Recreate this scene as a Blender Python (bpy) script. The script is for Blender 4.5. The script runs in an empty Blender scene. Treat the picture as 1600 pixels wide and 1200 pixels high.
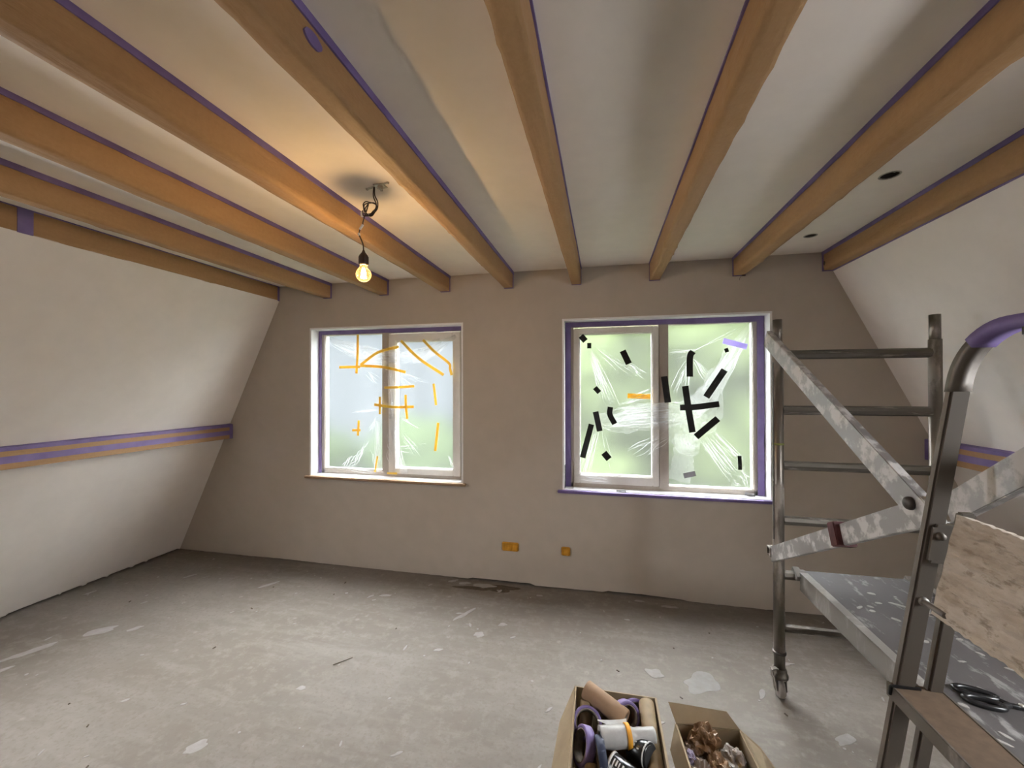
import bpy, bmesh, math, random
from mathutils import Vector, Matrix, noise
random.seed(7)
S = bpy.context.scene
COL = S.collection
PI = math.pi

# ------------------------------------------------------------------ camera
yaw, pitch, roll = 0.218382, 0.006316, -0.001953
cam_d = bpy.data.cameras.new('camera'); cam = bpy.data.objects.new('camera', cam_d); COL.objects.link(cam)
cam_d.sensor_width = 36.0; cam_d.lens = 643.71 / 1600 * 36.0; cam_d.clip_start = 0.02
fw = Vector((-math.sin(yaw) * math.cos(pitch), math.cos(yaw) * math.cos(pitch), math.sin(pitch)))
rt0 = Vector((math.cos(yaw), math.sin(yaw), 0)); up0 = rt0.cross(fw)
rt = math.cos(roll) * rt0 + math.sin(roll) * up0; up = -math.sin(roll) * rt0 + math.cos(roll) * up0
m3 = Matrix((rt, up, -fw)).transposed()
cam.matrix_world = Matrix.Translation((0, -3.22754, 1.57883)) @ m3.to_4x4()
S.camera = cam

# ------------------------------------------------------------------ world, daylight, exposure
W = bpy.data.worlds.new('overcast_sky'); S.world = W; W.use_nodes = True
wn = W.node_tree.nodes; wl = W.node_tree.links
bgn = wn['Background']; tc = wn.new('ShaderNodeTexCoord'); sx = wn.new('ShaderNodeSeparateXYZ'); rp = wn.new('ShaderNodeValToRGB')
wl.new(tc.outputs['Generated'], sx.inputs[0]); wl.new(sx.outputs['Z'], rp.inputs[0]); wl.new(rp.outputs[0], bgn.inputs['Color'])
# overcast sky: zenith about three times the horizon
rp.color_ramp.elements[0].position = 0.0; rp.color_ramp.elements[0].color = (0.345, 0.36, 0.375, 1)
rp.color_ramp.elements[1].position = 1.0; rp.color_ramp.elements[1].color = (0.95, 0.98, 1.0, 1)
bgn.inputs['Strength'].default_value = 48.0

def area(name, loc, rot, sx_, sy_, power, col):
    d = bpy.data.lights.new(name, 'AREA'); d.shape = 'RECTANGLE'; d.size = sx_; d.size_y = sy_; d.energy = power; d.color = col
    o = bpy.data.objects.new(name, d); COL.objects.link(o); o.location = loc; o.rotation_euler = rot
    return o
# two unseen roof windows added for side light in the sloping walls, just outside the picture: portals guide the sky light through their openings
slope = math.atan(0.48)
ROOF_L = (-2.62, -2.28); ROOF_R = (-2.63, -2.29)
for nm, x, yy, sg in (('added_roof_window_portal_left', -3.40, ROOF_L, -1), ('added_roof_window_portal_right', 2.02, ROOF_R, 1)):
    o = area(nm, (x + sg * 0.10, sum(yy) / 2, 1.425), (0, sg * (PI / 2 - slope), 0), 1.06, yy[1] - yy[0] + 0.02, 1.0, (1, 1, 1))
    o.data.cycles.is_portal = True
S.view_settings.view_transform = 'Standard'; S.view_settings.look = 'None'
S.view_settings.exposure = 0.95; S.view_settings.gamma = 1.0; S.view_settings.use_curve_mapping = False
S.cycles.max_bounces = 12; S.cycles.diffuse_bounces = 6; S.cycles.transparent_max_bounces = 24
S.cycles.transmission_bounces = 10; S.cycles.sample_clamp_indirect = 10.0
S.cycles.caustics_refractive = True; S.cycles.caustics_reflective = False

# ------------------------------------------------------------------ materials
def nt(name):
    m = bpy.data.materials.new(name); m.use_nodes = True
    n = m.node_tree.nodes; l = m.node_tree.links
    return m, n, l, n['Principled BSDF']
def coords(n, l, scale=(1, 1, 1), rot=(0, 0, 0)):
    t = n.new('ShaderNodeTexCoord'); mp = n.new('ShaderNodeMapping')
    mp.inputs['Scale'].default_value = scale; mp.inputs['Rotation'].default_value = rot
    l.new(t.outputs['Object'], mp.inputs[0]); return mp.outputs[0]
def noi(n, l, vec, scale, detail=4, rough=0.55):
    t = n.new('ShaderNodeTexNoise'); t.inputs['Scale'].default_value = scale
    t.inputs['Detail'].default_value = detail; t.inputs['Roughness'].default_value = rough
    l.new(vec, t.inputs['Vector']); return t.outputs['Fac']
def ramp(n, l, fac, stops):
    r = n.new('ShaderNodeValToRGB'); e = r.color_ramp.elements
    while len(e) < len(stops): e.new(0.5)
    for x, (p, c) in zip(e, stops):
        x.position = p; x.color = (*c, 1) if len(c) == 3 else c
    l.new(fac, r.inputs[0]); return r.outputs[0]
def mixc(n, l, fac, a, b):
    x = n.new('ShaderNodeMix'); x.data_type = 'RGBA'
    for k, v in ((0, fac), (6, a), (7, b)):
        if hasattr(v, 'links'): l.new(v, x.inputs[k])
        else: x.inputs[k].default_value = v if k == 0 else (*v, 1)
    return x.outputs[2]
def bump(n, l, p, h, s, d=0.01):
    b = n.new('ShaderNodeBump'); b.inputs['Strength'].default_value = s; b.inputs['Distance'].default_value = d
    l.new(h, b.inputs['Height']); l.new(b.outputs[0], p.inputs['Normal'])
def plain(name, col, rough=0.6, metal=0.0, var=0.06, scale=30, bs=0.0, spec=0.5):
    m, n, l, p = nt(name)
    v = coords(n, l); f = noi(n, l, v, scale)
    a = tuple(max(0, c * (1 - var)) for c in col); b = tuple(min(1, c * (1 + var)) for c in col)
    l.new(ramp(n, l, f, [(0.3, a), (0.7, b)]), p.inputs['Base Color'])
    p.inputs['Roughness'].default_value = rough; p.inputs['Metallic'].default_value = metal
    p.inputs['Specular IOR Level'].default_value = spec
    if bs: bump(n, l, p, f, bs, 0.004)
    return m

def plaster(name, c0, c1, s=1.1):
    m, n, l, p = nt(name); v = coords(n, l)
    f = noi(n, l, v, s, 5, 0.5); f2 = noi(n, l, v, 9, 3, 0.6)
    base = ramp(n, l, f, [(0.35, c0), (0.65, c1)])
    l.new(mixc(n, l, 0.10, base, ramp(n, l, f2, [(0.35, tuple(x * 0.82 for x in c0)), (0.65, tuple(min(1, x * 1.1) for x in c1))])), p.inputs['Base Color'])
    p.inputs['Roughness'].default_value = 0.88; p.inputs['Specular IOR Level'].default_value = 0.25
    bump(n, l, p, noi(n, l, v, 26, 6, 0.6), 0.12, 0.006)
    return m
M = {}
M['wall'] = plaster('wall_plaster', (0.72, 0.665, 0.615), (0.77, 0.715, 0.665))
M['wall_front'] = plaster('wall_plaster_front_shaded', (0.44, 0.385, 0.325), (0.48, 0.425, 0.365))  # same plaster as the side walls, its shade put into the colour
M['ceil'] = plaster('ceiling_plaster', (0.80, 0.735, 0.66), (0.845, 0.78, 0.71), 0.8)
M['reveal'] = plain('white_painted_reveal', (0.80, 0.79, 0.80), 0.6, var=0.03)
M['gap_shade'] = plain('gap_shade_black', (0.02, 0.016, 0.013), 0.95)  # near-black strips painted as the shade in the gap under the walls
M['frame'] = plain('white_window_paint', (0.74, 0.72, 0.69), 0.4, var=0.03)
M['mullion'] = plain('shaded_white_window_paint', (0.40, 0.345, 0.295), 0.5, var=0.04)  # white window paint with its backlit shade put into the colour
M['sash'] = plain('sash_window_paint', (0.74, 0.71, 0.67), 0.4, var=0.03)
M['wood'] = plain('window_board_wood', (0.30, 0.19, 0.11), 0.6, var=0.2, scale=14)
M['yellow'] = plain('yellow_masking_tape', (0.85, 0.60, 0.10), 0.7, var=0.10, scale=40)
def backlit(m, c, f):
    n = m.node_tree.nodes; l = m.node_tree.links; o = n['Material Output']; t = n.new('ShaderNodeBsdfTranslucent'); x = n.new('ShaderNodeMixShader')
    t.inputs[0].default_value = (*c, 1); x.inputs[0].default_value = f; l.new(n['Principled BSDF'].outputs[0], x.inputs[1]); l.new(t.outputs[0], x.inputs[2]); l.new(x.outputs[0], o.inputs[0])
backlit(M['yellow'], (0.85, 0.64, 0.14), 0.30)
M['orange'] = plain('orange_masking_tape', (0.50, 0.235, 0.012), 0.65, var=0.22, scale=28)
M['black'] = plain('black_cloth_tape', (0.012, 0.012, 0.013), 0.75, var=0.2, scale=60)
M['lilac'] = plain('pale_lilac_tape', (0.66, 0.58, 0.88), 0.7)
backlit(M['lilac'], (0.72, 0.66, 0.95), 0.34)
M['blackplastic'] = plain('black_plastic', (0.010, 0.010, 0.011), 0.28, var=0.2)
M['greytape'] = plain('grey_tape', (0.30, 0.30, 0.31), 0.6)
M['rubber'] = plain('grey_rubber_wheel', (0.30, 0.27, 0.25), 0.7, var=0.2)
M['red'] = plain('faded_red_tape', (0.075, 0.016, 0.016), 0.7, var=0.3, scale=40)
M['green'] = plain('olive_tape', (0.20, 0.21, 0.06), 0.7)
M['card'] = plain('corrugated_cardboard', (0.255, 0.19, 0.115), 0.85, var=0.07, scale=22)
M['tube'] = plain('kraft_roll', (0.27, 0.17, 0.10), 0.8, var=0.08)
M['tan'] = plain('tan_roll', (0.19, 0.13, 0.065), 0.7, var=0.12)
M['blue'] = plain('dark_blue_tape', (0.02, 0.028, 0.062), 0.6)
M['whiteprint'] = plain('white_print', (0.62, 0.61, 0.60), 0.5)
M['rollcore'] = plain('tape_roll_core', (0.20, 0.165, 0.135), 0.8, var=0.2, scale=90)
M['cap'] = plain('socket_bakelite', (0.045, 0.028, 0.02), 0.5, var=0.2)
M['cable'] = plain('brown_cable', (0.035, 0.02, 0.015), 0.5)
M['whiteplast'] = plain('white_terminal_plastic', (0.7, 0.66, 0.6), 0.5)
M['zinc'] = plain('zinc_plate', (0.42, 0.39, 0.34), 0.45, metal=0.6, var=0.3, scale=120)
M['darksteel'] = plain('dark_steel', (0.07, 0.06, 0.055), 0.45, metal=0.5)
M['bark'] = plain('tree_bark', (0.12, 0.09, 0.06), 0.9)
M['leaf'] = plain('leaves_green', (0.0165, 0.0205, 0.0092), 0.9, spec=0.0, var=0.5, scale=1.4)
M['leaf2'] = plain('leaves_dark_green', (0.011, 0.0145, 0.0075), 0.9, spec=0.0, var=0.4, scale=1.2)
M['lawn'] = plain('lawn', (0.014, 0.020, 0.007), 0.9, spec=0.0, var=0.3, scale=0.8)
M['stepbrown'] = plain('step_grip_brown', (0.105, 0.066, 0.038), 0.75, var=0.15, scale=60)

def kraft():
    m, n, l, p = nt('brown_kraft_paper'); v = coords(n, l, (3, 0.5, 3))
    f = noi(n, l, v, 2.2, 4)
    f2 = noi(n, l, coords(n, l, (1, 1, 1)), 60, 2)
    c = ramp(n, l, f, [(0.3, (0.27, 0.150, 0.062)), (0.7, (0.35, 0.20, 0.088))])
    l.new(mixc(n, l, 0.2, c, ramp(n, l, f2, [(0.3, (0.25, 0.14, 0.056)), (0.7, (0.38, 0.225, 0.10))])), p.inputs['Base Color'])
    p.inputs['Roughness'].default_value = 0.62; p.inputs['Specular IOR Level'].default_value = 0.35
    bump(n, l, p, noi(n, l, coords(n, l, (6, 1.2, 6)), 3.0, 6, 0.6), 0.6, 0.014)
    return m
M['kraft'] = kraft()
def purple():
    m, n, l, p = nt('purple_masking_tape'); v = coords(n, l)
    f = noi(n, l, v, 7, 4)
    l.new(ramp(n, l, f, [(0.3, (0.115, 0.075, 0.205)), (0.7, (0.185, 0.135, 0.31))]), p.inputs['Base Color'])
    p.inputs['Roughness'].default_value = 0.6
    return m
M['purple'] = purple()
M['purpleroll'] = plain('purple_tape_roll', (0.165, 0.12, 0.28), 0.5, var=0.12, scale=15)

def floor_mat():
    m, n, l, p = nt('plaster_stained_concrete')
    v = coords(n, l)
    f = noi(n, l, v, 0.9, 6, 0.6)
    base = ramp(n, l, f, [(0.34, (0.075, 0.065, 0.057)), (0.5, (0.132, 0.121, 0.111)), (0.66, (0.21, 0.198, 0.187))])
    # trowel drags, long in one direction
    fs = noi(n, l, coords(n, l, (1.0, 4.5, 1), (0, 0, math.radians(28))), 2.4, 6, 0.65)
    base = mixc(n, l, ramp(n, l, fs, [(0.48, (0, 0, 0)), (0.68, (0.75, 0.75, 0.75))]), base, (0.262, 0.248, 0.234))
    # small splatter flecks
    vo = n.new('ShaderNodeTexVoronoi'); vo.inputs['Scale'].default_value = 11; l.new(v, vo.inputs['Vector'])
    fl = ramp(n, l, vo.outputs['Distance'], [(0.10, (1, 1, 1)), (0.20, (0, 0, 0))])
    gate = ramp(n, l, noi(n, l, v, 5.5, 3), [(0.52, (0, 0, 0)), (0.60, (0.8, 0.8, 0.8))])
    mu = n.new('ShaderNodeMath'); mu.operation = 'MULTIPLY'; l.new(fl, mu.inputs[0]); l.new(gate, mu.inputs[1])
    base = mixc(n, l, mu.outputs[0], base, (0.34, 0.326, 0.312))
    f3 = noi(n, l, v, 16, 5, 0.7)
    base = mixc(n, l, ramp(n, l, f3, [(0.50, (0, 0, 0)), (0.66, (0.75, 0.75, 0.75))]), base, (0.262, 0.248, 0.234))
    f4 = noi(n, l, v, 45, 3, 0.6)
    base = mixc(n, l, ramp(n, l, f4, [(0.34, (0.65, 0.65, 0.65)), (0.48, (0, 0, 0))]), base, (0.105, 0.094, 0.084))
    # brown band along the foot of the window wall, ragged edge
    sp = n.new('ShaderNodeSeparateXYZ'); l.new(v, sp.inputs[0])
    ad = n.new('ShaderNodeMath'); ad.operation = 'MULTIPLY_ADD'; l.new(noi(n, l, v, 3.2, 5), ad.inputs[0]); ad.inputs[1].default_value = 0.42; l.new(sp.outputs['Y'], ad.inputs[2])
    base = mixc(n, l, ramp(n, l, ad.outputs[0], [(0.0, (0, 0, 0)), (0.16, (0.62, 0.62, 0.62))]), base, (0.17, 0.14, 0.11))
    l.new(base, p.inputs['Base Color'])
    p.inputs['Roughness'].default_value = 0.72; p.inputs['Specular IOR Level'].default_value = 0.35
    bump(n, l, p, f3, 0.25, 0.004)
    return m
M['floor'] = floor_mat()
M['splat'] = plain('dried_plaster', (0.268, 0.252, 0.235), 0.85, var=0.12, scale=25, bs=0.2)
M['damp'] = plain('damp_dark_screed', (0.065, 0.048, 0.03), 0.9, var=0.4, scale=30)

def dirty_metal(name, metal_c, plast_c, amt, rough=0.42, metal=0.75, sc=9, stretch=(1, 1, 0.35)):
    m, n, l, p = nt(name); v = coords(n, l, stretch)
    f = noi(n, l, v, sc, 6, 0.65)
    k = ramp(n, l, f, [(0.62 - amt, (0, 0, 0)), (0.70 - amt, (1, 1, 1))])
    l.new(mixc(n, l, k, metal_c, plast_c), p.inputs['Base Color'])
    mr = n.new('ShaderNodeMapRange'); l.new(k, mr.inputs[0]); mr.inputs[3].default_value = metal; mr.inputs[4].default_value = 0.0
    l.new(mr.outputs[0], p.inputs['Metallic'])
    mr2 = n.new('ShaderNodeMapRange'); l.new(k, mr2.inputs[0]); mr2.inputs[3].default_value = rough; mr2.inputs[4].default_value = 0.85
    l.new(mr2.outputs[0], p.inputs['Roughness'])
    bump(n, l, p, f, 0.25, 0.003)
    return m
M['alu'] = dirty_metal('scaffold_aluminium', (0.20, 0.175, 0.15), (0.31, 0.275, 0.24), 0.10, 0.36, 0.75)
M['rung'] = dirty_metal('grimy_rung', (0.13, 0.115, 0.095), (0.30, 0.27, 0.24), 0.06, 0.5, 0.5, 14, (0.4, 1, 3))
M['brace'] = dirty_metal('plaster_smeared_brace', (0.32, 0.305, 0.295), (0.55, 0.53, 0.515), 0.14, 0.4, 0.5, 13, (1, 1, 1))
M['ladder'] = dirty_metal('ladder_aluminium', (0.125, 0.104, 0.084), (0.28, 0.245, 0.21), 0.04, 0.5, 0.4, 7)
M['deck'] = dirty_metal('deck_plywood', (0.062, 0.055, 0.054), (0.19, 0.18, 0.176), 0.05, 0.7, 0.0, 9, (2.2, 0.8, 1))
M['deckrail'] = dirty_metal('deck_rail', (0.23, 0.212, 0.195), (0.32, 0.30, 0.28), 0.12, 0.5, 0.4, 9)

def board_mat():
    m, n, l, p = nt('plaster_caked_board'); v = coords(n, l, (1, 0.45, 1.6))
    f = noi(n, l, v, 12, 6, 0.65)
    base = ramp(n, l, f, [(0.3, (0.36, 0.29, 0.22)), (0.5, (0.50, 0.43, 0.355)), (0.7, (0.58, 0.51, 0.435))])
    fm = noi(n, l, coords(n, l, (1, 0.5, 1.3), (0.3, 0, 0)), 44, 6, 0.65)
    l.new(mixc(n, l, ramp(n, l, fm, [(0.36, (0.65, 0.65, 0.65)), (0.45, (0, 0, 0))]), base, (0.22, 0.165, 0.115)), p.inputs['Base Color'])
    p.inputs['Roughness'].default_value = 0.9
    bump(n, l, p, noi(n, l, coords(n, l, (1, 0.4, 1.5)), 24, 6, 0.65), 0.9, 0.010)
    return m
M['board'] = board_mat()

def paper_scrap(name, c):
    m, n, l, p = nt(name); v = coords(n, l); f = noi(n, l, v, 20, 4)
    l.new(ramp(n, l, f, [(0.3, tuple(x * 0.8 for x in c)), (0.7, c)]), p.inputs['Base Color'])
    p.inputs['Roughness'].default_value = 0.45
    bump(n, l, p, f, 0.3, 0.01); return m
M['scrap'] = paper_scrap('crumpled_brown_paper', (0.22, 0.125, 0.062))
M['scrap2'] = paper_scrap('crumpled_dull_paper', (0.17, 0.115, 0.08))
M['scrapw'] = paper_scrap('crumpled_clear_wrap', (0.32, 0.275, 0.24))
M['scrapp'] = paper_scrap('crumpled_purple_tape', (0.20, 0.155, 0.24))
M['scrapy'] = paper_scrap('yellow_scrap', (0.62, 0.36, 0.05))

def film(name, transp, trans, diff, gloss, tint=(1, 1, 1)):
    m = bpy.data.materials.new(name); m.use_nodes = True; n = m.node_tree.nodes; l = m.node_tree.links; n.clear()
    out = n.new('ShaderNodeOutputMaterial')
    tr = n.new('ShaderNodeBsdfTransparent'); tl = n.new('ShaderNodeBsdfTranslucent'); df = n.new('ShaderNodeBsdfDiffuse'); gl = n.new('ShaderNodeBsdfGlossy')
    tl.inputs[0].default_value = (0.97 * tint[0], 0.97 * tint[1], 0.98 * tint[2], 1); df.inputs[0].default_value = (0.92, 0.92, 0.93, 1); gl.inputs['Roughness'].default_value = 0.18
    def mx(f, a, b):
        x = n.new('ShaderNodeMixShader'); x.inputs[0].default_value = f; l.new(a, x.inputs[1]); l.new(b, x.inputs[2]); return x.outputs[0]
    s = trans + diff + gloss
    a = mx(diff / (trans + diff), tl.outputs[0], df.outputs[0]); a = mx(gloss / s, a, gl.outputs[0]); a = mx(s, tr.outputs[0], a)
    l.new(a, out.inputs[0]); return m
M['film'] = film('clear_plastic_film', 0.962, 0.0055, 0.0105, 0.022)
M['fold'] = film('bunched_plastic_film', 0.82, 0.05, 0.07, 0.06)
M['crease'] = film('film_crease', 0.30, 0.38, 0.24, 0.08)
def pane():
    m = bpy.data.materials.new('milky_glass'); m.use_nodes = True; n = m.node_tree.nodes; l = m.node_tree.links; n.clear()
    out = n.new('ShaderNodeOutputMaterial'); tl = n.new('ShaderNodeBsdfTranslucent'); rf = n.new('ShaderNodeBsdfRefraction'); mxs = n.new('ShaderNodeMixShader')
    tl.inputs[0].default_value = (0.98, 0.99, 1.0, 1); rf.inputs['IOR'].default_value = 1.22; rf.inputs['Roughness'].default_value = 0.30; rf.distribution = 'BECKMANN'; rf.inputs[0].default_value = (0.97, 0.985, 0.985, 1)
    mxs.inputs[0].default_value = 0.99; l.new(tl.outputs[0], mxs.inputs[1]); l.new(rf.outputs[0], mxs.inputs[2]); l.new(mxs.outputs[0], out.inputs[0]); return m
M['pane'] = pane()
def globe():
    m = bpy.data.materials.new('bulb_glass'); m.use_nodes = True; n = m.node_tree.nodes; l = m.node_tree.links; n.clear()
    out = n.new('ShaderNodeOutputMaterial'); tr = n.new('ShaderNodeBsdfTransparent'); gl = n.new('ShaderNodeBsdfGlossy'); tl = n.new('ShaderNodeBsdfTranslucent')
    lw = n.new('ShaderNodeLayerWeight'); lw.inputs[0].default_value = 0.35
    tr.inputs[0].default_value = (1, 0.93, 0.72, 1); tl.inputs[0].default_value = (1, 0.80, 0.40, 1); gl.inputs['Roughness'].default_value = 0.05
    a = n.new('ShaderNodeMixShader'); a.inputs[0].default_value = 0.004; l.new(tr.outputs[0], a.inputs[1]); l.new(tl.outputs[0], a.inputs[2])
    b = n.new('ShaderNodeMixShader'); l.new(lw.outputs['Facing'], b.inputs[0]); l.new(a.outputs[0], b.inputs[1])
    c = n.new('ShaderNodeMixShader'); c.inputs[0].default_value = 0.985; l.new(tl.outputs[0], c.inputs[1]); l.new(gl.outputs[0], c.inputs[2]); l.new(c.outputs[0], b.inputs[2])
    l.new(b.outputs[0], out.inputs[0]); return m
M['globe'] = globe()
def emit(name, c, s):
    m = bpy.data.materials.new(name); m.use_nodes = True; n = m.node_tree.nodes; l = m.node_tree.links; n.clear()
    out = n.new('ShaderNodeOutputMaterial'); e = n.new('ShaderNodeEmission'); e.inputs[0].default_value = (*c, 1); e.inputs[1].default_value = s
    l.new(e.outputs[0], out.inputs[0]); return m
M['filament'] = emit('glowing_filament', (1.0, 0.66, 0.25), 140)

# ------------------------------------------------------------------ mesh helpers
BM = bmesh.new
def wpos(o):
    v = Vector((0, 0, 0))
    while o: v += o.location; o = o.parent
    return v
def obj(name, bm, mat, parent=None, smooth=False, recalc=True):
    if recalc: bmesh.ops.recalc_face_normals(bm, faces=bm.faces[:])
    if parent: off = wpos(parent)
    else:
        xs = [v.co for v in bm.verts]
        lo = Vector((min(c[i] for c in xs) for i in range(3))); hi = Vector((max(c[i] for c in xs) for i in range(3)))
        off = Vector(((lo.x + hi.x) / 2, (lo.y + hi.y) / 2, lo.z))
    for v in bm.verts: v.co -= off
    me = bpy.data.meshes.new(name); bm.to_mesh(me); bm.free()
    for m in (mat if isinstance(mat, (list, tuple)) else [mat]): me.materials.append(m)
    if smooth:
        for p in me.polygons: p.use_smooth = True
    o = bpy.data.objects.new(name, me); COL.objects.link(o)
    if parent: o.parent = parent
    else: o.location = off
    return o
def tag(o, label, cat, group=None):
    o['label'] = label; o['category'] = cat
    if group: o['group'] = group
    return o
def thing(name, label, cat, loc, group=None):
    o = bpy.data.objects.new(name, None); COL.objects.link(o); o.location = loc; o.empty_display_size = 0.1
    return tag(o, label, cat, group)
def struct(name, bm, mat, parent=None, smooth=False):
    o = obj(name, bm, mat, parent, smooth)
    if not parent: o['kind'] = 'structure'
    return o
def add_box(bm, x0, x1, y0, y1, z0, z1, mat=0, bev=0.0):
    vs = [bm.verts.new((x, y, z)) for x in (x0, x1) for y in (y0, y1) for z in (z0, z1)]
    fs = [bm.faces.new([vs[i] for i in q]) for q in ((0, 1, 3, 2), (4, 6, 7, 5), (0, 4, 5, 1), (2, 3, 7, 6), (0, 2, 6, 4), (1, 5, 7, 3))]
    for f in fs: f.material_index = mat
    if bev:
        es = list({e for f in fs for e in f.edges})
        bmesh.ops.recalc_face_normals(bm, faces=fs)
        bmesh.ops.bevel(bm, geom=es, offset=bev, segments=2, affect='EDGES')
    return fs
def frame_of(d, upv=Vector((0, 0, 1))):
    d = d.normalized()
    if abs(d.dot(upv)) > 0.98: upv = Vector((1, 0, 0))
    s = d.cross(upv).normalized(); return s, s.cross(d).normalized()
def add_tube(bm, pts, r, n=10, caps=True, mat=0):
    pts = [Vector(p) for p in pts]; rings = []
    rr = r if isinstance(r, (list, tuple)) else [r] * len(pts)
    t0 = (pts[1] - pts[0]); s, u = frame_of(t0)
    for i, p in enumerate(pts):
        t = (pts[min(i + 1, len(pts) - 1)] - pts[max(i - 1, 0)]).normalized()
        s = (s - t * s.dot(t)).normalized(); u = t.cross(s)
        rings.append([bm.verts.new(p + rr[i] * (math.cos(2 * PI * k / n) * s + math.sin(2 * PI * k / n) * u)) for k in range(n)])
    for a, b in zip(rings, rings[1:]):
        for k in range(n):
            f = bm.faces.new((a[k], a[(k + 1) % n], b[(k + 1) % n], b[k])); f.material_index = mat; f.smooth = True
    if caps:
        bm.faces.new(rings[0][::-1]).material_index = mat; bm.faces.new(rings[-1]).material_index = mat
    return rings
def add_bar(bm, p0, p1, w, h, upv=(0, 0, 1), bev=0.0, mat=0):
    """rectangular bar; w across (side), h along up"""
    p0 = Vector(p0); p1 = Vector(p1); s, u = frame_of(p1 - p0, Vector(upv))
    vs = []
    for p in (p0, p1):
        for a, b in ((-1, -1), (1, -1), (1, 1), (-1, 1)):
            vs.append(bm.verts.new(p + s * a * w / 2 + u * b * h / 2))
    fs = [bm.faces.new([vs[i] for i in q]) for q in ((0, 1, 2, 3), (7, 6, 5, 4), (0, 4, 5, 1), (1, 5, 6, 2), (2, 6, 7, 3), (3, 7, 4, 0))]
    for f in fs: f.material_index = mat
    if bev:
        bmesh.ops.recalc_face_normals(bm, faces=fs)
        bmesh.ops.bevel(bm, geom=list({e for f in fs for e in f.edges}), offset=bev, segments=2, affect='EDGES')
def add_lathe(bm, prof, c, axis=(0, 0, 1), n=24, mat=0, closed=False):
    c = Vector(c); ax = Vector(axis).normalized(); s, u = frame_of(ax, Vector((0, 0, 1)))
    rings = []
    for r, h in prof:
        if r < 1e-6: rings.append([bm.verts.new(c + ax * h)])
        else: rings.append([bm.verts.new(c + ax * h + r * (math.cos(2 * PI * k / n) * s + math.sin(2 * PI * k / n) * u)) for k in range(n)])
    prs = list(zip(rings, rings[1:]))
    if closed: prs.append((rings[-1], rings[0]))
    for a, b in prs:
        for k in range(n):
            k2 = (k + 1) % n
            if len(a) == 1 and len(b) == 1: continue
            if len(a) == 1: f = bm.faces.new((a[0], b[k2], b[k]))
            elif len(b) == 1: f = bm.faces.new((a[k], a[k2], b[0]))
            else: f = bm.faces.new((a[k], a[k2], b[k2], b[k]))
            f.material_index = mat; f.smooth = True
def catmull(pts, m=6):
    P = [Vector(p) for p in pts]
    if len(P) < 3: return [P[0].lerp(P[1], i / m) for i in range(m + 1)]
    P = [2 * P[0] - P[1]] + P + [2 * P[-1] - P[-2]]; out = []
    for i in range(1, len(P) - 2):
        for k in range(m):
            t = k / m; a, b, c, d = P[i - 1:i + 3]
            out.append(0.5 * ((2 * b) + (c - a) * t + (2 * a - 5 * b + 4 * c - d) * t * t + (3 * b - a - 3 * c + d) * t ** 3))
    out.append(P[-2]); return out
def N(x, y=0.0, z=0.0): return noise.noise(Vector((x, y, z)))

# ------------------------------------------------------------------ room shell
YB = -5.25                                   # wall behind the photographer
ZC = 2.5
def wl_x(z): return -4.036 + 0.4777 * z      # left sloping wall
def wr_x(z): return 1.54 + 0.485 * (2.364 - z)
# floor
bm = BM(); nx, ny = 90, 70
x0, x1, y0, y1 = -4.25, 2.95, YB - 0.05, 0.12
g = [[None] * (ny + 1) for _ in range(nx + 1)]
for i in range(nx + 1):
    for j in range(ny + 1):
        x = x0 + (x1 - x0) * i / nx; y = y0 + (y1 - y0) * (j / ny) ** 0.8
        z = 0.006 * N(x * 0.8, y * 0.8) + 0.003 * N(x * 4, y * 4, 3)
        g[i][j] = bm.verts.new((x, y, z))
for i in range(nx):
    for j in range(ny): bm.faces.new((g[i][j], g[i + 1][j], g[i + 1][j + 1], g[i][j + 1])).smooth = True
add_box(bm, x0, x1, y0, y1, -0.2, -0.06)
floor = struct('floor', bm, M['floor'])

# ceiling with two round cut-outs
HOLES = [(1.226, -1.115, 0.036), (1.242, -0.372, 0.033)]
bm = BM()
def loop(pts):
    vs = [bm.verts.new(p) for p in pts]
    return [bm.edges.new((vs[i], vs[(i + 1) % len(vs)])) for i in range(len(vs))]
es = loop([(-3.05, YB, ZC), (1.75, YB, ZC), (1.75, 0.02, ZC), (-3.05, 0.02, ZC)])
for hx, hy, hr in HOLES: es += loop([(hx + hr * math.cos(a * PI / 12), hy + hr * math.sin(a * PI / 12), ZC) for a in range(24)])
bmesh.ops.triangle_fill(bm, use_beauty=True, edges=es)
add_box(bm, -3.05, 1.75, YB, 0.02, ZC + 0.16, ZC + 0.2)
struct('ceiling', bm, M['ceil'])

# window wall (Y=0 face, 0.2 thick) with two openings, ragged foot
OPEN = [(-2.569, -1.141, 0.785, 2.097), (-0.302, 1.150, 0.775, 2.095)]
bm = BM()
def quad(a, b, c, d, mi=0):
    f = bm.faces.new([bm.verts.new(p) for p in (a, b, c, d)]); f.material_index = mi; return f
xs = [-4.25, OPEN[0][0], OPEN[0][1], OPEN[1][0], OPEN[1][1], 2.95]
for yy in (0.0, 0.2):
    for i in range(5):
        a, b = xs[i], xs[i + 1]
        if i in (1, 3):
            o = OPEN[0 if i == 1 else 1]; quad((a, yy, 0.6), (b, yy, 0.6), (b, yy, o[2]), (a, yy, o[2])); quad((a, yy, o[3]), (b, yy, o[3]), (b, yy, 2.6), (a, yy, 2.6))
        else: quad((a, yy, 0.6), (b, yy, 0.6), (b, yy, 2.6), (a, yy, 2.6))
prev = None
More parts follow.
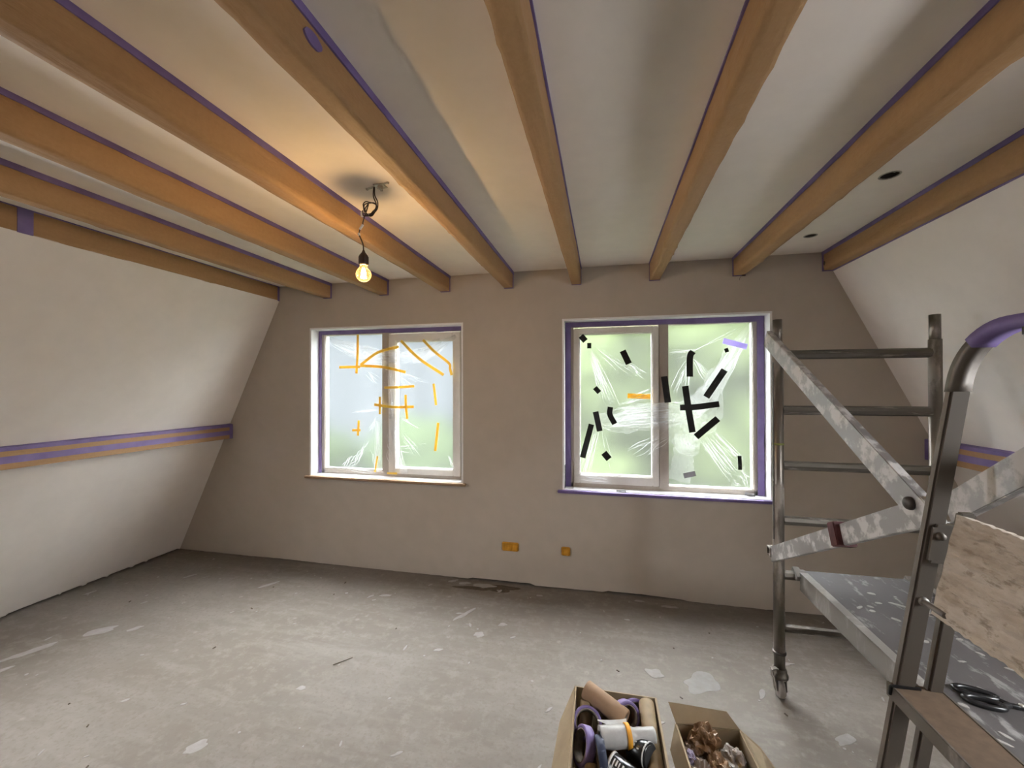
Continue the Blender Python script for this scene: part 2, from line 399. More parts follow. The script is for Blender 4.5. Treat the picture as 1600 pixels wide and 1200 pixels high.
for i in range(181):
    x = -4.25 + 7.2 * i / 180
    h = 0.006 + 0.011 * max(0, N(x * 1.7, 1.3)) + 0.004 * N(x * 16, 5)
    if 0.0 < x < 0.55: h += 0.010
    if -1.05 < x < -0.55: h += 0.012
    cur = (bm.verts.new((x, 0, max(0.001, h))), bm.verts.new((x, 0, 0.6)), bm.verts.new((x, 0.06, max(0.001, h))))
    if prev: bm.faces.new((prev[0], cur[0], cur[1], prev[1])); bm.faces.new((prev[2], cur[2], cur[0], prev[0]))
    prev = cur
quad((-4.25, 0.2, -0.2), (2.95, 0.2, -0.2), (2.95, 0.2, 0.6), (-4.25, 0.2, 0.6))
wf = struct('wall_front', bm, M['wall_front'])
bm = BM(); add_box(bm, -4.25, 2.95, 0.06, 0.1, -0.02, 0.12); obj('gap_shade_strip', bm, M['gap_shade'], wf)

# sloping side walls with a shadow gap at the floor
def slope_wall(name, fx, sgn, zt):
    bm = BM(); n = 525; prev = None                            # opening of the added roof window, out of the picture
    for i in range(n + 1):
        y = YB + (0.0 - YB) * i / n
        h = 0.017 + 0.006 * N(y * 2.1, sgn) + 0.004 * N(y * 14, 2)
        if abs(N(y * 3.3, 9)) < 0.03: h -= 0.011
        inner = [(fx(z), y, z) for z in (h, 0.95, 1.90, zt)]; outer = [(fx(z) + sgn * 0.12, y, z) for z in (zt, 1.90, 0.95, h)]
        cur = [bm.verts.new(p) for p in inner + outer]
        if prev:
            yg = ROOF_L if sgn < 0 else ROOF_R; gap = yg[0] < y - 0.001 < yg[1] + 0.02
            for k in range(8):
                if gap and k in (1, 5): continue
                bm.faces.new((prev[k], cur[k], cur[(k + 1) % 8], prev[(k + 1) % 8]))
        else: bm.faces.new(cur)
        prev = cur
    bm.faces.new(prev[::-1])
    w = struct(name, bm, M['wall'])
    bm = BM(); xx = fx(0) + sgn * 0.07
    add_box(bm, min(xx, xx + sgn * 0.03), max(xx, xx + sgn * 0.03), YB, 0.06, -0.02, 0.05); obj('gap_shade_strip', bm, M['gap_shade'], w)
slope_wall('wall_left', wl_x, -1, 2.372)
slope_wall('wall_right', wr_x, 1, 2.372)
for nm, fx, yy, sg in (('added_window_3', wl_x, ROOF_L, -1), ('added_window_4', wr_x, ROOF_R, 1)):  # frames of the added, unseen roof windows
    bm = BM(); a0, a1 = yy[0] - 0.02, yy[1] + 0.025
    for z in (0.945, 1.905): add_bar(bm, (fx(z) + sg * 0.06, a0 - 0.02, z), (fx(z) + sg * 0.06, a1 + 0.02, z), 0.125, 0.03)
    for y in (a0, a1): add_bar(bm, (fx(0.945) + sg * 0.06, y, 0.945), (fx(1.905) + sg * 0.06, y, 1.905), 0.03, 0.125, upv=(1, 0, 0))
    struct(nm, bm, M['frame'])
# wall behind the photographer
bm = BM()
for (a, b, c, d) in ((-4.25, 2.95, -0.05, 2.6),):
    add_box(bm, a, b, YB - 0.06, YB, c, d)
struct('wall_back', bm, M['wall'])

# plaster spatter and scrapes on the floor: low-relief patches, parts of the floor
def add_splat(bm, x, y, lx, ly, ang, seed, h=0.0025, n=14):
    ca, sa = math.cos(ang), math.sin(ang); top = []; bot = []
    z0 = 0.006 * N(x * 0.8, y * 0.8) + 0.003 * N(x * 4, y * 4, 3)
    for k in range(n):
        a = 2 * PI * k / n; q = 1 + 0.55 * N(seed * 3.1 + 1.3 * math.cos(a), 1.3 * math.sin(a), seed)
        px, py = lx * q * math.cos(a), ly * q * math.sin(a)
        X, Y = x + ca * px - sa * py, y + sa * px + ca * py
        if Y > -0.012: Y = -0.012
        bot.append(bm.verts.new((X, Y, z0 - 0.004))); top.append(bm.verts.new((x + (X - x) * 0.86, y + (Y - y) * 0.86, z0 + h)))
    bm.faces.new(top)
    for k in range(n): bm.faces.new((bot[k], bot[(k + 1) % n], top[(k + 1) % n], top[k]))
SPL = [(-0.95, -0.505, 0.115, 0.017, 1.06), (-0.93, -0.075, 0.10, 0.035, 0.1), (-1.10, -0.07, 0.05, 0.022, 0.2), (-1.2, -0.05, 0.045, 0.018, 0.5),
       (0.50, -0.86, 0.10, 0.075, 0.4), (0.27, -0.84, 0.045, 0.06, 1.0), (-3.18, -1.18, 0.10, 0.05, 0.9), (-3.0, -1.12, 0.05, 0.02, 1.0), (-3.36, -1.45, 0.12, 0.03, 1.1), (-3.3, -1.62, 0.09, 0.025, 1.1),
       (-2.62, -0.43, 0.08, 0.018, 1.0), (-1.62, -0.38, 0.05, 0.014, 0.2), (-1.72, -0.42, 0.03, 0.012, 1.2), (-0.78, -0.70, 0.035, 0.03, 0.3), (-0.66, -0.56, 0.03, 0.02, 0.3), (-0.97, -0.9, 0.03, 0.012, 0.4),
       (0.46, -0.10, 0.06, 0.018, 0.0), (0.25, -0.06, 0.05, 0.012, 0.0), (-0.48, -0.13, 0.03, 0.012, 0.1), (-1.75, -1.75, 0.05, 0.03, 0.9), (-1.55, -1.35, 0.025, 0.018, 0.4), (1.0, -0.6, 0.05, 0.014, 0.2), (0.62, -1.25, 0.04, 0.03, 0.3), (1.05, -1.1, 0.06, 0.03, 0.6)]
for i, s in enumerate(SPL):
    bm = BM(); add_splat(bm, *s, i + 0.37, h=0.0012, n=30); obj('plaster_splat', bm, M['splat'], floor)
bm = BM()
for i in range(190):
    x = random.uniform(-3.9, 2.2); y = -0.05 - 3.2 * random.random() ** 1.15
    r = random.uniform(0.003, 0.0095) * (1.7 if random.random() < 0.12 else 1)
    e = random.choice((1, 1.3, 2.5, 3.5))
    add_splat(bm, x, y, r * e, r, random.gauss(0.95, 0.5), i * 0.77 + 50, h=0.0018, n=9)
fl = obj('plaster_spatter', bm, M['splat'], floor); fl['kind'] = 'stuff'
bm = BM()
add_splat(bm, -0.80, -0.085, 0.16, 0.058, 0.0, 3.3, h=0.0012, n=30)
add_splat(bm, -1.02, -0.13, 0.20, 0.03, 0.05, 5.3, h=0.0010, n=30)
obj('damp_patch', bm, M['damp'], floor)
bm = BM()
for i in range(26):
    x = random.uniform(-3.6, 1.3); y = random.uniform(-2.4, -0.2); a = random.uniform(0, 3); q = random.uniform(0.004, 0.010)
    add_bar(bm, (x - q * math.cos(a), y - q * math.sin(a), 0.008), (x + q * math.cos(a), y + q * math.sin(a), 0.009), 0.005, 0.004)
o = obj('grit', bm, M['damp'], floor); o['kind'] = 'stuff'
bm = BM(); add_bar(bm, (-1.50, -1.16, 0.005), (-1.43, -1.08, 0.005), 0.003, 0.003); obj('floor_crack_sliver', bm, M['damp'], floor)

# ------------------------------------------------------------------ windows
def rect_frame(bm, x0, x1, z0, z1, w, ya, yb, bev=0.004, wb=None):
    wb = wb or w
    add_box(bm, x0, x0 + w, ya, yb, z0, z1, bev=bev); add_box(bm, x1 - w, x1, ya, yb, z0, z1, bev=bev)
    add_box(bm, x0 + w, x1 - w, ya, yb, z0, z0 + wb, bev=bev); add_box(bm, x0 + w, x1 - w, ya, yb, z1 - w, z1, bev=bev)
def window(name, o, fixed, sash, mull, tapew, board_mat, tapes):
    wx0, wx1, wz0, wz1 = o
    root = bpy.data.objects.new(name, None); COL.objects.link(root); root.location = ((wx0 + wx1) / 2, 0.1, wz0); root['kind'] = 'structure'
    bm = BM()                                                    # painted reveal lining
    add_box(bm, wx0 - 0.012, wx0 + 0.003, -0.002, 0.19, wz0, wz1); add_box(bm, wx1 - 0.003, wx1 + 0.012, -0.002, 0.19, wz0, wz1)
    add_box(bm, wx0 - 0.012, wx1 + 0.012, -0.002, 0.19, wz1 - 0.003, wz1 + 0.012)
    obj('reveal', bm, M['reveal'], root)
    bm = BM(); add_box(bm, wx0 - 0.048, wx1 + 0.04, -0.03, 0.0, wz0 - 0.022, wz0 + 0.0, bev=0.004); add_box(bm, wx0 - 0.002, wx1 + 0.002, -0.001, 0.14, wz0 - 0.022, wz0)
    obj('window_board', bm, board_mat, root)
    bm = BM(); add_box(bm, wx0, wx1, 0.0, 0.105, wz0, wz0 + 0.004); obj('board_top', bm, M['reveal'], root)
    bm = BM(); gx0, gx1, gz0, gz1 = fixed; mx0, mx1 = mull
    ml = mx0 < gx0
    add_box(bm, wx0, min(gx0, sash[0]) - 0.002 if True else 0, 0.105, 0.17, wz0, wz1, bev=0.004)
    add_box(bm, max(gx1, sash[1]) + 0.002, wx1, 0.105, 0.17, wz0, wz1, bev=0.004)
    add_box(bm, wx0, wx1, 0.105, 0.17, wz0, wz0 + 0.04, bev=0.004); add_box(bm, wx0, wx1, 0.105, 0.17, max(gz1, sash[3]) + 0.004, wz1, bev=0.004)
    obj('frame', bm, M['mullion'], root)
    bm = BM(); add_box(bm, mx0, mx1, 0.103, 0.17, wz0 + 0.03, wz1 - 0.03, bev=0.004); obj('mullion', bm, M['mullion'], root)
    bm = BM()
    rect_frame(bm, gx0 - 0.012, gx1 + 0.012, gz0 - 0.012, gz1 + 0.012, 0.014, 0.118, 0.165, 0.003); obj('glazing_bead', bm, M['frame'], root)
    bm = BM(); add_box(bm, gx0 - 0.01, gx1 + 0.01, 0.140, 0.144, gz0 - 0.01, gz1 + 0.01); obj('glass_pane', bm, M['pane'], root)
    sx0, sx1, sz0, sz1, sw, swb = sash
    s = None
    bm = BM(); rect_frame(bm, sx0, sx1, sz0, sz1, sw, 0.092, 0.16, 0.005, swb); s = obj('sash', bm, M['sash'], root)
    bm = BM(); rect_frame(bm, sx0 + sw - 0.002, sx1 - sw + 0.002, sz0 + swb - 0.002, sz1 - sw + 0.002, 0.008, 0.108, 0.15, 0.002); obj('glazing_bead', bm, M['frame'], s)
    bm = BM(); add_box(bm, sx0 + sw - 0.01, sx1 - sw + 0.01, 0.130, 0.134, sz0 + swb - 0.01, sz1 - sw + 0.01); obj('glass_pane', bm, M['pane'], s)
    for (a, b, c, d) in tapes:
        bm = BM(); ex = random.uniform(0, 0.003)
        n = 24; prev = None
        hor = (b - a) > (d - c)
        for i in range(n + 1):
            t = i / n; j = 0.0022 * N(t * 9 + a * 7, c * 5)
            if hor: p = [(a + (b - a) * t, 0.0995 - ex, c + j), (a + (b - a) * t, 0.0985 - ex, d)]
            else: p = [(a, 0.0995 - ex, c + (d - c) * t), (b + j, 0.0985 - ex, c + (d - c) * t)]
            cur = [bm.verts.new(q) for q in p] + [bm.verts.new((q[0], q[1] + 0.005, q[2])) for q in p[::-1]]
            if prev:
                for k in range(4): bm.faces.new((prev[k], cur[k], cur[(k + 1) % 4], prev[(k + 1) % 4]))
            prev = cur
        obj('masking_tape', bm, M['purple'], root)
    return root
o = OPEN[0]
w1 = window('window_1', o, (-2.504, -1.925, 0.835, 2.052), (-1.857, -1.187, 0.815, 2.046, 0.068, 0.05), (-1.925, -1.857), 0.03, M['wood'],
            [(o[0] + 0.004, o[0] + 0.034, o[2] + 0.005, o[3] - 0.004), (o[0] + 0.034, -1.16, 2.058, o[3] - 0.004)])
o = OPEN[1]
w2 = window('window_2', o, (0.486, 1.069, 0.818, 2.050), (-0.232, 0.414, 0.811, 2.042, 0.046, 0.066), (0.415, 0.485), 0.045, M['purple'],
            [(o[0] + 0.004, o[0] + 0.048, o[2] + 0.005, o[3] - 0.004), (o[0] + 0.048, 0.55, 2.053, o[3] - 0.004), (0.55, 1.145, 2.051, o[3] - 0.003), (1.097, 1.143, o[2] + 0.005, 2.052)])
bm = BM(); add_box(bm, -1.40, -1.33, 0.083, 0.090, 2.052, 2.066); obj('tape_scrap', bm, M['purple'], w1)

# ------------------------------------------------------------------ ceiling beams wrapped in kraft paper
BH = 0.129
BEAMS = [  # left x, right x at the wall, label
    (-2.972, -2.905, 'brown paper-wrapped beam lying against the left sloping wall, with an upright purple tape joint'),
    (-2.430, -2.360, 'brown paper-wrapped beam between the left wall beam and the one behind the bulb'),
    (-1.877, -1.804, 'brown paper-wrapped beam whose far end comes right behind the glowing bulb'),
    (-1.317, -1.243, 'brown paper-wrapped beam crossing behind the bulb cable, left of the ceiling hook plate'),
    (-0.773, -0.705, 'brown paper-wrapped beam just right of the bulb, with a purple tape blotch near its near end'),
    (-0.235, -0.168, 'brown paper-wrapped beam running to the wall just left of the black-taped window'),
    (0.340, 0.410, 'puckered brown paper-wrapped beam ending above the middle of the black-taped window'),
    (0.910, 0.982, 'brown paper-wrapped beam with a loose thread at its end, left of the ceiling holes'),
    (1.475, 1.545, 'brown paper-wrapped beam with a long lengthwise fold against the right sloping wall'),
]
for bi, (bx0, bx1, lab) in enumerate(BEAMS):
    root = thing('ceiling_beam', lab, 'beam', ((bx0 + bx1) / 2, -2.6, ZC - BH), 'paper-wrapped ceiling beams')
    bm = BM(); z0 = ZC - BH; NY = 170; ny0 = YB + 0.01
    prof = []
    for k in range(7): prof.append((0, 1 - k / 6.0))          # left face, top to bottom
    prof += [(0.25, 0), (0.5, 0), (0.75, 0)]
    for k in range(7): prof.append((1, k / 6.0))
    prev = None
    puck = [(random.uniform(-4.0, -0.3), random.uniform(0, 1), random.uniform(0.5, 1)) for _ in range(6)]
    if bi == 6: puck += [(-1.98, 0.85, 1.6), (-0.75, 0.5, 1.3), (-0.62, 0.6, 1.2)]
    if bi == 7: puck += [(-0.35, 0.6, 1.4), (-2.0, 0.7, 1.4), (-1.25, 0.5, 1.0)]
    for i in range(NY + 1):
        y = -0.001 + (ny0 + 0.001) * i / NY
        cur = []
        for k, (u, v) in enumerate(prof):
            x = bx0 + (bx1 - bx0) * u; z = z0 + (ZC + 0.002 - z0) * v
            am = math.sin(min(1.0, -y / 0.06) * PI / 2) * (1 if v < 0.85 else max(0, (1 - v) / 0.15))
            d = 0.0030 * N(y * 2.3, k * 0.25, bi * 7) + 0.0040 * abs(N(y * 5 + k * 0.3, k * 0.6, bi * 7 + 3)) + 0.0020 * abs(N(y * 14 - k * 0.5, k * 0.8, bi))
            for (py, pk, pa) in puck:
                t = (y - py - 0.05 * (k / 16 - pk)) / 0.022; d += 0.005 * pa * math.exp(-t * t) * math.exp(-((k / 16 - pk) / 0.22) ** 2)
            if bi == 8: d += 0.006 * (1 if 0.05 < v < 0.42 and u < 0.5 else 0)
            d *= am
            nx_ = -1 if u == 0 else (1 if u == 1 else 0); nz_ = -1 if v < 0.08 else 0
            q = math.hypot(nx_, nz_) or 1
            cur.append(bm.verts.new((x + nx_ * d / q, y, z + nz_ * d / q)))
        if prev:
            for k in range(len(prof) - 1): bm.faces.new((prev[k], cur[k], cur[k + 1], prev[k + 1])).smooth = True
        prev = cur
    for e_ in bm.edges:
        if len(e_.link_faces) == 2 and e_.calc_face_angle(0) > 0.5: e_.smooth = False
    pw = obj('paper_wrap', bm, M['kraft'], root)
    # crisp arrises
    # masking tape: one strip per side under the ceiling, a collar at the wall
    for side, bx, sg in (('l', bx0, -1), ('r', bx1, 1)):
        if bi == 0 and sg < 0: continue
        bm = BM(); prev = None; wdt = 0.019 + 0.007 * random.random()
        if bi in (5,): wdt *= 0.5
        if bi == 6 and sg < 0: wdt = 0.010
        if bi == 0: wdt = 0.006
        for i in range(161):
            y = -0.002 + (ny0 + 0.002) * i / 160
            h = wdt + 0.0035 * N(y * 1.7, bi * 3 + sg) + 0.002 * N(y * 9, bi * 3 + sg)
            xo = bx + sg * (0.0065 + 0.001 * N(y * 3, bi))
            cur = [bm.verts.new(p) for p in ((bx, y, ZC - 0.0004), (xo, y, ZC - 0.0005), (xo, y, ZC - h), (bx, y, ZC - h))]
            if prev:
                for k in range(4): bm.faces.new((prev[k], cur[k], cur[(k + 1) % 4], prev[(k + 1) % 4]))
            prev = cur
        obj('masking_tape', bm, M['purple'], root)
    bm = BM(); e = 0.0035; cw = 0.018 + 0.006 * random.random()
    if bi in (5, 6): cw = 0.008
    add_box(bm, bx0 - e, bx0, -cw, -0.001, z0 - e, ZC - 0.001); add_box(bm, bx1, bx1 + e, -cw * random.uniform(0.7, 1.2), -0.001, z0 - e, ZC - 0.001); add_box(bm, bx0 - e, bx1 + e, -cw * 0.7, -0.001, z0 - e - 0.001, z0)
    obj('tape_collar', bm, M['purple'], root)
    if bi == 0:
        bm = BM(); add_box(bm, bx1, bx1 + 0.006, -1.735, -1.675, z0 - 0.002, ZC - 0.004); obj('tape_joint', bm, M['purple'], root)
    if bi == 4:
        bm = BM(); prev = None
        pts = [(0.006, -2.34 + 0.032 * math.cos(a * PI / 8) * (1 + 0.3 * N(a * 0.9)), z0 + 0.070 + 0.018 * math.sin(a * PI / 8) * (1 + 0.3 * N(a, 4))) for a in range(16)]
        top = [bm.verts.new((bx1 + p[0], p[1], p[2])) for p in pts]; bot = [bm.verts.new((bx1, p[1], p[2])) for p in pts]
        bm.faces.new(top)
        for k in range(16): bm.faces.new((bot[k], bot[(k + 1) % 16], top[(k + 1) % 16], top[k]))
        obj('tape_patch', bm, M['purple'], root)
    if bi == 7:
        bm = BM(); add_tube(bm, catmull([(0.965, -0.012, z0 - 0.004), (0.952, -0.014, z0 - 0.02), (0.95, -0.012, z0 - 0.036)]), 0.0012, 5); obj('loose_thread', bm, M['cap'], root)
        bm = BM(); add_box(bm, 0.965, 0.988, -0.02, -0.008, z0 - 0.008, z0 + 0.004); obj('tape_tab', bm, M['cap'], root)
    if bi == 8:
        bm = BM(); add_bar(bm, (bx0 - 0.006, -0.045, z0 + 0.035), (bx0 - 0.006, -0.028, z0 + 0.05), 0.004, 0.02); obj('tape_tab', bm, M['cap'], root)
        bm = BM(); add_bar(bm, (bx1 - 0.004, -0.01, z0 - 0.003), (bx1 - 0.004, YB + 0.02, z0 - 0.003), 0.03, 0.004); obj('masking_tape', bm, M['purple'], root)

# purlin rails on the sloping walls: paper and tape wrapped
def rail(fx, sg, y_end, lab):
    root = thing('wall_rail', lab, 'rail', (fx(1.16), -2.6, 1.09), 'taped timber rails on the sloping walls')
    xt = fx(1.235); xb = fx(1.09); xf = xt - sg * 0.030         # sg: +1 right wall, -1 left wall ; face lies on the room side
    cs = [(xt + sg * 0.01, 1.235), (xf + sg * 0.0, 1.226), (xf - sg * 0.0, 1.100), (xb + sg * 0.02, 1.086)]
    # four bands: tape on the top face, paper, tape, paper
    a, b, c, d = [Vector((p[0], 0, p[1])) for p in cs]
    segs = [('masking_tape', M['purple'], a, b.lerp(c, 0.17), 0.0025), ('paper_wrap', M['kraft'], b.lerp(c, 0.16), b.lerp(c, 0.43), 0.0), ('masking_tape', M['purple'], b.lerp(c, 0.42), b.lerp(c, 0.74), 0.0025), ('paper_wrap', M['kraft'], b.lerp(c, 0.73), d, 0.0)]
    for (nm, mat, p, q, pr) in segs:
        bm = BM(); prev = None; pts = [p, q]
        if p is a: pts = [p, b, q]
        elif q is d: pts = [p, c, q]
        for i in range(111):
            y = y_end + (YB + 0.01 - y_end) * i / 110; cur = []
            for k, v in enumerate(pts):
                j = 0.003 * N(y * 2.4, k * 2.0 + p.z * 40) + 0.0015 * N(y * 9, k + p.z * 20)
                cur.append(bm.verts.new((v.x - sg * (pr + 0.5 * abs(j)), y, v.z + j + pr * 0.5)))
            for v in pts[::-1]: cur.append(bm.verts.new((v.x + sg * 0.012, y, v.z - 0.004)))
            if prev:
                for k in range(len(cur)): bm.faces.new((prev[k], cur[k], cur[(k + 1) % len(cur)], prev[(k + 1) % len(cur)]))
            else: bm.faces.new(cur)
            prev = cur
        bm.faces.new(prev[::-1])
        obj(nm, bm, mat, root)
    bm = BM(); prev = None
    for y in (y_end + 0.001, y_end - 0.035):
        cur = [bm.verts.new((v.x - sg * 0.004, y, v.z + 0.003 * (1 if v.z > 1.15 else -1))) for v in (a, b, c, d)]
        if prev:
            for k in range(3): bm.faces.new((prev[k], cur[k], cur[k + 1], prev[k + 1]))
        else: bm.faces.new(cur)
        prev = cur
    obj('tape_collar', bm, M['purple'], root)
rail(wl_x, -1, -0.004, 'horizontal timber rail striped with purple tape on the left sloping wall')
rail(wr_x, 1, -0.004, 'horizontal timber rail striped with purple tape on the right sloping wall, behind the scaffold')

# ------------------------------------------------------------------ recessed lamp holes
for i, (hx, hy, hr) in enumerate(HOLES):
    root = thing('downlight_hole', ['larger empty round lamp hole in the ceiling, nearer the viewer', 'smaller empty round lamp hole in the ceiling close to the window wall'][i], 'lamp hole', (hx, hy, ZC), 'empty lamp holes in the ceiling')
    bm = BM(); add_lathe(bm, [(hr + 0.001, 0), (hr + 0.001, 0.07), (0, 0.07)], (hx, hy, ZC - 0.001), n=32); obj('cup', bm, M['darksteel'], root)
    bm = BM(); add_lathe(bm, [(hr + 0.004, 0.001), (hr + 0.003, -0.002), (hr - 0.003, -0.002), (hr - 0.003, 0.003), (hr, 0.003)], (hx, hy, ZC), n=32); obj('rim', bm, M['zinc'], root)
    bm = BM(); add_bar(bm, (hx - hr * 0.5, hy, ZC + 0.03), (hx + hr * 0.6, hy - hr * 0.1, ZC + 0.012), 0.014, 0.004); obj('clip', bm, M['zinc'], root)

# ------------------------------------------------------------------ hanging bulb
BX, BY = -1.08, -1.521
root = thing('pendant_bulb', 'lit clear filament bulb hanging on a looped brown cable from the ceiling', 'lamp', (BX, BY, 2.05))
cx, cy = -1.02, -1.521
bm = BM()
add_box(bm, cx + 0.000, cx + 0.05, cy - 0.022, cy + 0.022, ZC - 0.004, ZC + 0.001, bev=0.001)
for (dx, dy) in ((-0.05, 0.012), (0.075, -0.022), (0.01, 0.036)): add_lathe(bm, [(0, -0.006), (0.006, -0.005), (0.007, 0.001), (0.006, 0.002), (0, 0.002)], (cx + dx, cy + dy, ZC - 0.001), n=10)
add_bar(bm, (cx - 0.05, cy + 0.012, ZC - 0.002), (cx + 0.075, cy - 0.022, ZC - 0.002), 0.010, 0.003)
add_lathe(bm, [(0.012, 0), (0.012, -0.012), (0.007, -0.014), (0, -0.014)], (cx + 0.026, cy, ZC - 0.003), n=14)
obj('ceiling_plate', bm, M['zinc'], root)
bm = BM()
lc = Vector((-1.052, BY, 2.402))
cpts = [(cx - 0.008, cy, ZC), (cx - 0.010, cy, 2.455), (cx + 0.004, cy, 2.42), (cx + 0.004, cy - 0.004, 2.395), (cx - 0.018, cy - 0.006, 2.374)]
for t in range(1, 30):
    a = -0.55 * PI + t * 2 * PI / 12 * -1.0
    r = 0.030 + 0.004 * math.sin(t * 1.7)
    cpts.append((lc.x + r * math.cos(a) + 0.004 * math.sin(t), lc.y - 0.006 + 0.0007 * t, lc.z + r * math.sin(a)))
cpts += [(-1.075, BY, 2.365), (-1.082, BY, 2.345), (-1.085, BY, 2.325)]
add_tube(bm, catmull(cpts, 4), 0.0026, 7)
add_tube(bm, catmull([(cx - 0.004, cy, ZC), (cx - 0.003, cy, 2.46), (cx + 0.012, cy, 2.425), (cx + 0.008, cy, 2.392), (cx - 0.02, cy, 2.371), (-1.06, cy, 2.368), (-1.082, cy, 2.372), (-1.086, cy, 2.395)], 5), 0.0026, 7)
add_tube(bm, catmull([(-1.098, BY, 2.312), (-1.102, BY, 2.296), (-1.104, BY, 2.288)]), 0.0026, 7)
add_tube(bm, catmull([(-1.103, BY, 2.283), (-1.090, BY, 2.255), (-1.082, BY, 2.232), (BX, BY, 2.204)]), 0.0030, 7)
obj('cable', bm, M['cable'], root)
for (p, q) in (((-1.083, BY, 2.330), (-1.100, BY, 2.308)), ((-1.105, BY, 2.292), (-1.102, BY, 2.279)), ((-1.09, BY, 2.388), (-1.088, BY, 2.366))):
    bm = BM(); add_bar(bm, p, q, 0.009, 0.008, bev=0.001); obj('terminal_block', bm, M['whiteplast'], root)
bm = BM()
add_lathe(bm, [(0.0035, 0.062), (0.006, 0.056), (0.008, 0.050), (0.019, 0.036), (0.0205, 0.030), (0.0205, -0.006), (0.018, -0.010), (0.0, -0.010)], (BX, BY, 2.150), n=28)
for k in range(14):
    a = 2 * PI * k / 14; add_bar(bm, (BX + 0.0205 * math.cos(a), BY + 0.0205 * math.sin(a), 2.147), (BX + 0.0205 * math.cos(a), BY + 0.0205 * math.sin(a), 2.180), 0.0026, 0.0026)
obj('socket', bm, M['cap'], root)
bm = BM()
gc = 2.098
prof = [(0, gc - 0.0345)] + [(0.0345 * math.sin(a * PI / 20), gc - 0.0345 * math.cos(a * PI / 20)) for a in range(1, 16)] + [(0.0195, gc + 0.032), (0.0175, gc + 0.040), (0.0172, gc + 0.048)]
add_lathe(bm, [(r, h) for r, h in prof], (BX, BY, 0), n=32); obj('glass_globe', bm, M['globe'], root)
bm = BM()
for k in range(6):
    a = 2 * PI * k / 6
    add_tube(bm, [(BX + 0.013 * math.cos(a), BY + 0.013 * math.sin(a), gc - 0.017), (BX + 0.006 * math.cos(a), BY + 0.006 * math.sin(a), gc + 0.022)], 0.0022, 6)
obj('filament', bm, M['filament'], root)
bm = BM(); add_tube(bm, [(BX, BY, gc + 0.022), (BX, BY, gc + 0.045)], [0.004, 0.010], 10); obj('stem', bm, M['whiteplast'], root)
ld = bpy.data.lights.new('bulb_light', 'POINT'); ld.energy = 9.2; ld.color = (1.0, 0.68, 0.38); ld.shadow_soft_size = 0.012
lo = bpy.data.objects.new('bulb_light', ld); COL.objects.link(lo); lo.location = (BX, BY, gc)

# ------------------------------------------------------------------ taped-over sockets
def socket(cx, w, h, lab, cells):
    root = thing('wall_socket', lab, 'socket', (cx, 0, 0.299), 'taped-over wall sockets')
    bm = BM(); add_box(bm, cx - w / 2, cx + w / 2, -0.016, 0.001, 0.299 - h / 2, 0.299 + h / 2, bev=0.006); obj('cover_tape', bm, M['orange'], root)
    for i in range(cells):
        x = cx - w / 2 + w * (i + 0.5) / cells; q = w / cells / 2 - 0.009
        bm = BM(); rect_frame(bm, x - q, x + q, 0.299 - h / 2 + 0.008, 0.299 + h / 2 - 0.008, 0.007, -0.0195, -0.014, 0.001); obj('tape_ridge', bm, M['orange'], root)
socket(-0.731, 0.134, 0.070, 'double wall socket covered in orange tape low on the window wall', 2)
socket(-0.289, 0.068, 0.066, 'single wall socket covered in orange tape, right of the double one', 1)

# ------------------------------------------------------------------ plastic film over the windows
def add_ribbon(bm, path, widths, pleats, depth, seed, seg=10):
    """a gathered strip of film: zigzag pleats along a path in the window plane (x, z)"""
    P = catmull([(p[0], p[1], p[2]) for p in path], seg); n = len(P); prev = None
    wd = catmull([(w, 0, 0) for w in widths], seg)
    for i, p in enumerate(P):
        t = (P[min(i + 1, n - 1)] - P[max(i - 1, 0)]).normalized(); s = Vector((-t.z, 0, t.x)); cur = []
        w = max(0.004, wd[i].x)
        for k in range(2 * pleats + 1):
            u = k / (2 * pleats) - 0.5
            off = s * (u * w * (1 + 0.25 * N(i * 0.21, k * 1.3, seed)) + 0.12 * w * N(i * 0.3, k * 0.9, seed + 5))
            dy = -depth * (0.35 + (k % 2)) * (1 + 0.5 * N(i * 0.25, k, seed + 9)) * min(1, w / 0.05)
            cur.append(bm.verts.new((p.x + off.x, p.y + dy, p.z + off.z)))
        if prev:
            for k in range(2 * pleats): bm.faces.new((prev[k], cur[k], cur[k + 1], prev[k + 1])).smooth = True
        prev = cur
def add_streaks(bm, a0, a1, b0, b1, n, y, rmin=0.0008, rmax=0.002, sag=0.01, part=(0, 1)):
    """creases from the segment a0-a1 to the segment b0-b1, as thin raised ridges"""
    n = int(n * 1.2 + 0.5)
    for i in range(n):
        f = (i + random.uniform(0.1, 0.9)) / n; g_ = min(1, max(0, f + random.uniform(-0.12, 0.12)))
        A = Vector((a0[0] + (a1[0] - a0[0]) * f, y, a0[1] + (a1[1] - a0[1]) * f)); B = Vector((b0[0] + (b1[0] - b0[0]) * g_, y, b0[1] + (b1[1] - b0[1]) * g_))
        s0 = part[0] + random.uniform(0, 0.22); s1 = part[1] - random.uniform(0, 0.28)
        A, B = A.lerp(B, s0), A.lerp(B, s1)
        m1 = A.lerp(B, 0.35) + Vector((random.uniform(-sag, sag), 0, random.uniform(-sag, sag))); m2 = A.lerp(B, 0.7) + Vector((random.uniform(-sag, sag), 0, random.uniform(-sag, sag)))
        P = catmull([A, m1, m2, B], 4); r = random.uniform(rmin, rmax) * 0.95
        add_tube(bm, P, [max(0.0003, r * math.sin(PI * min(1, 0.08 + 0.86 * k / (len(P) - 1)))) for k in range(len(P))], 5, False)
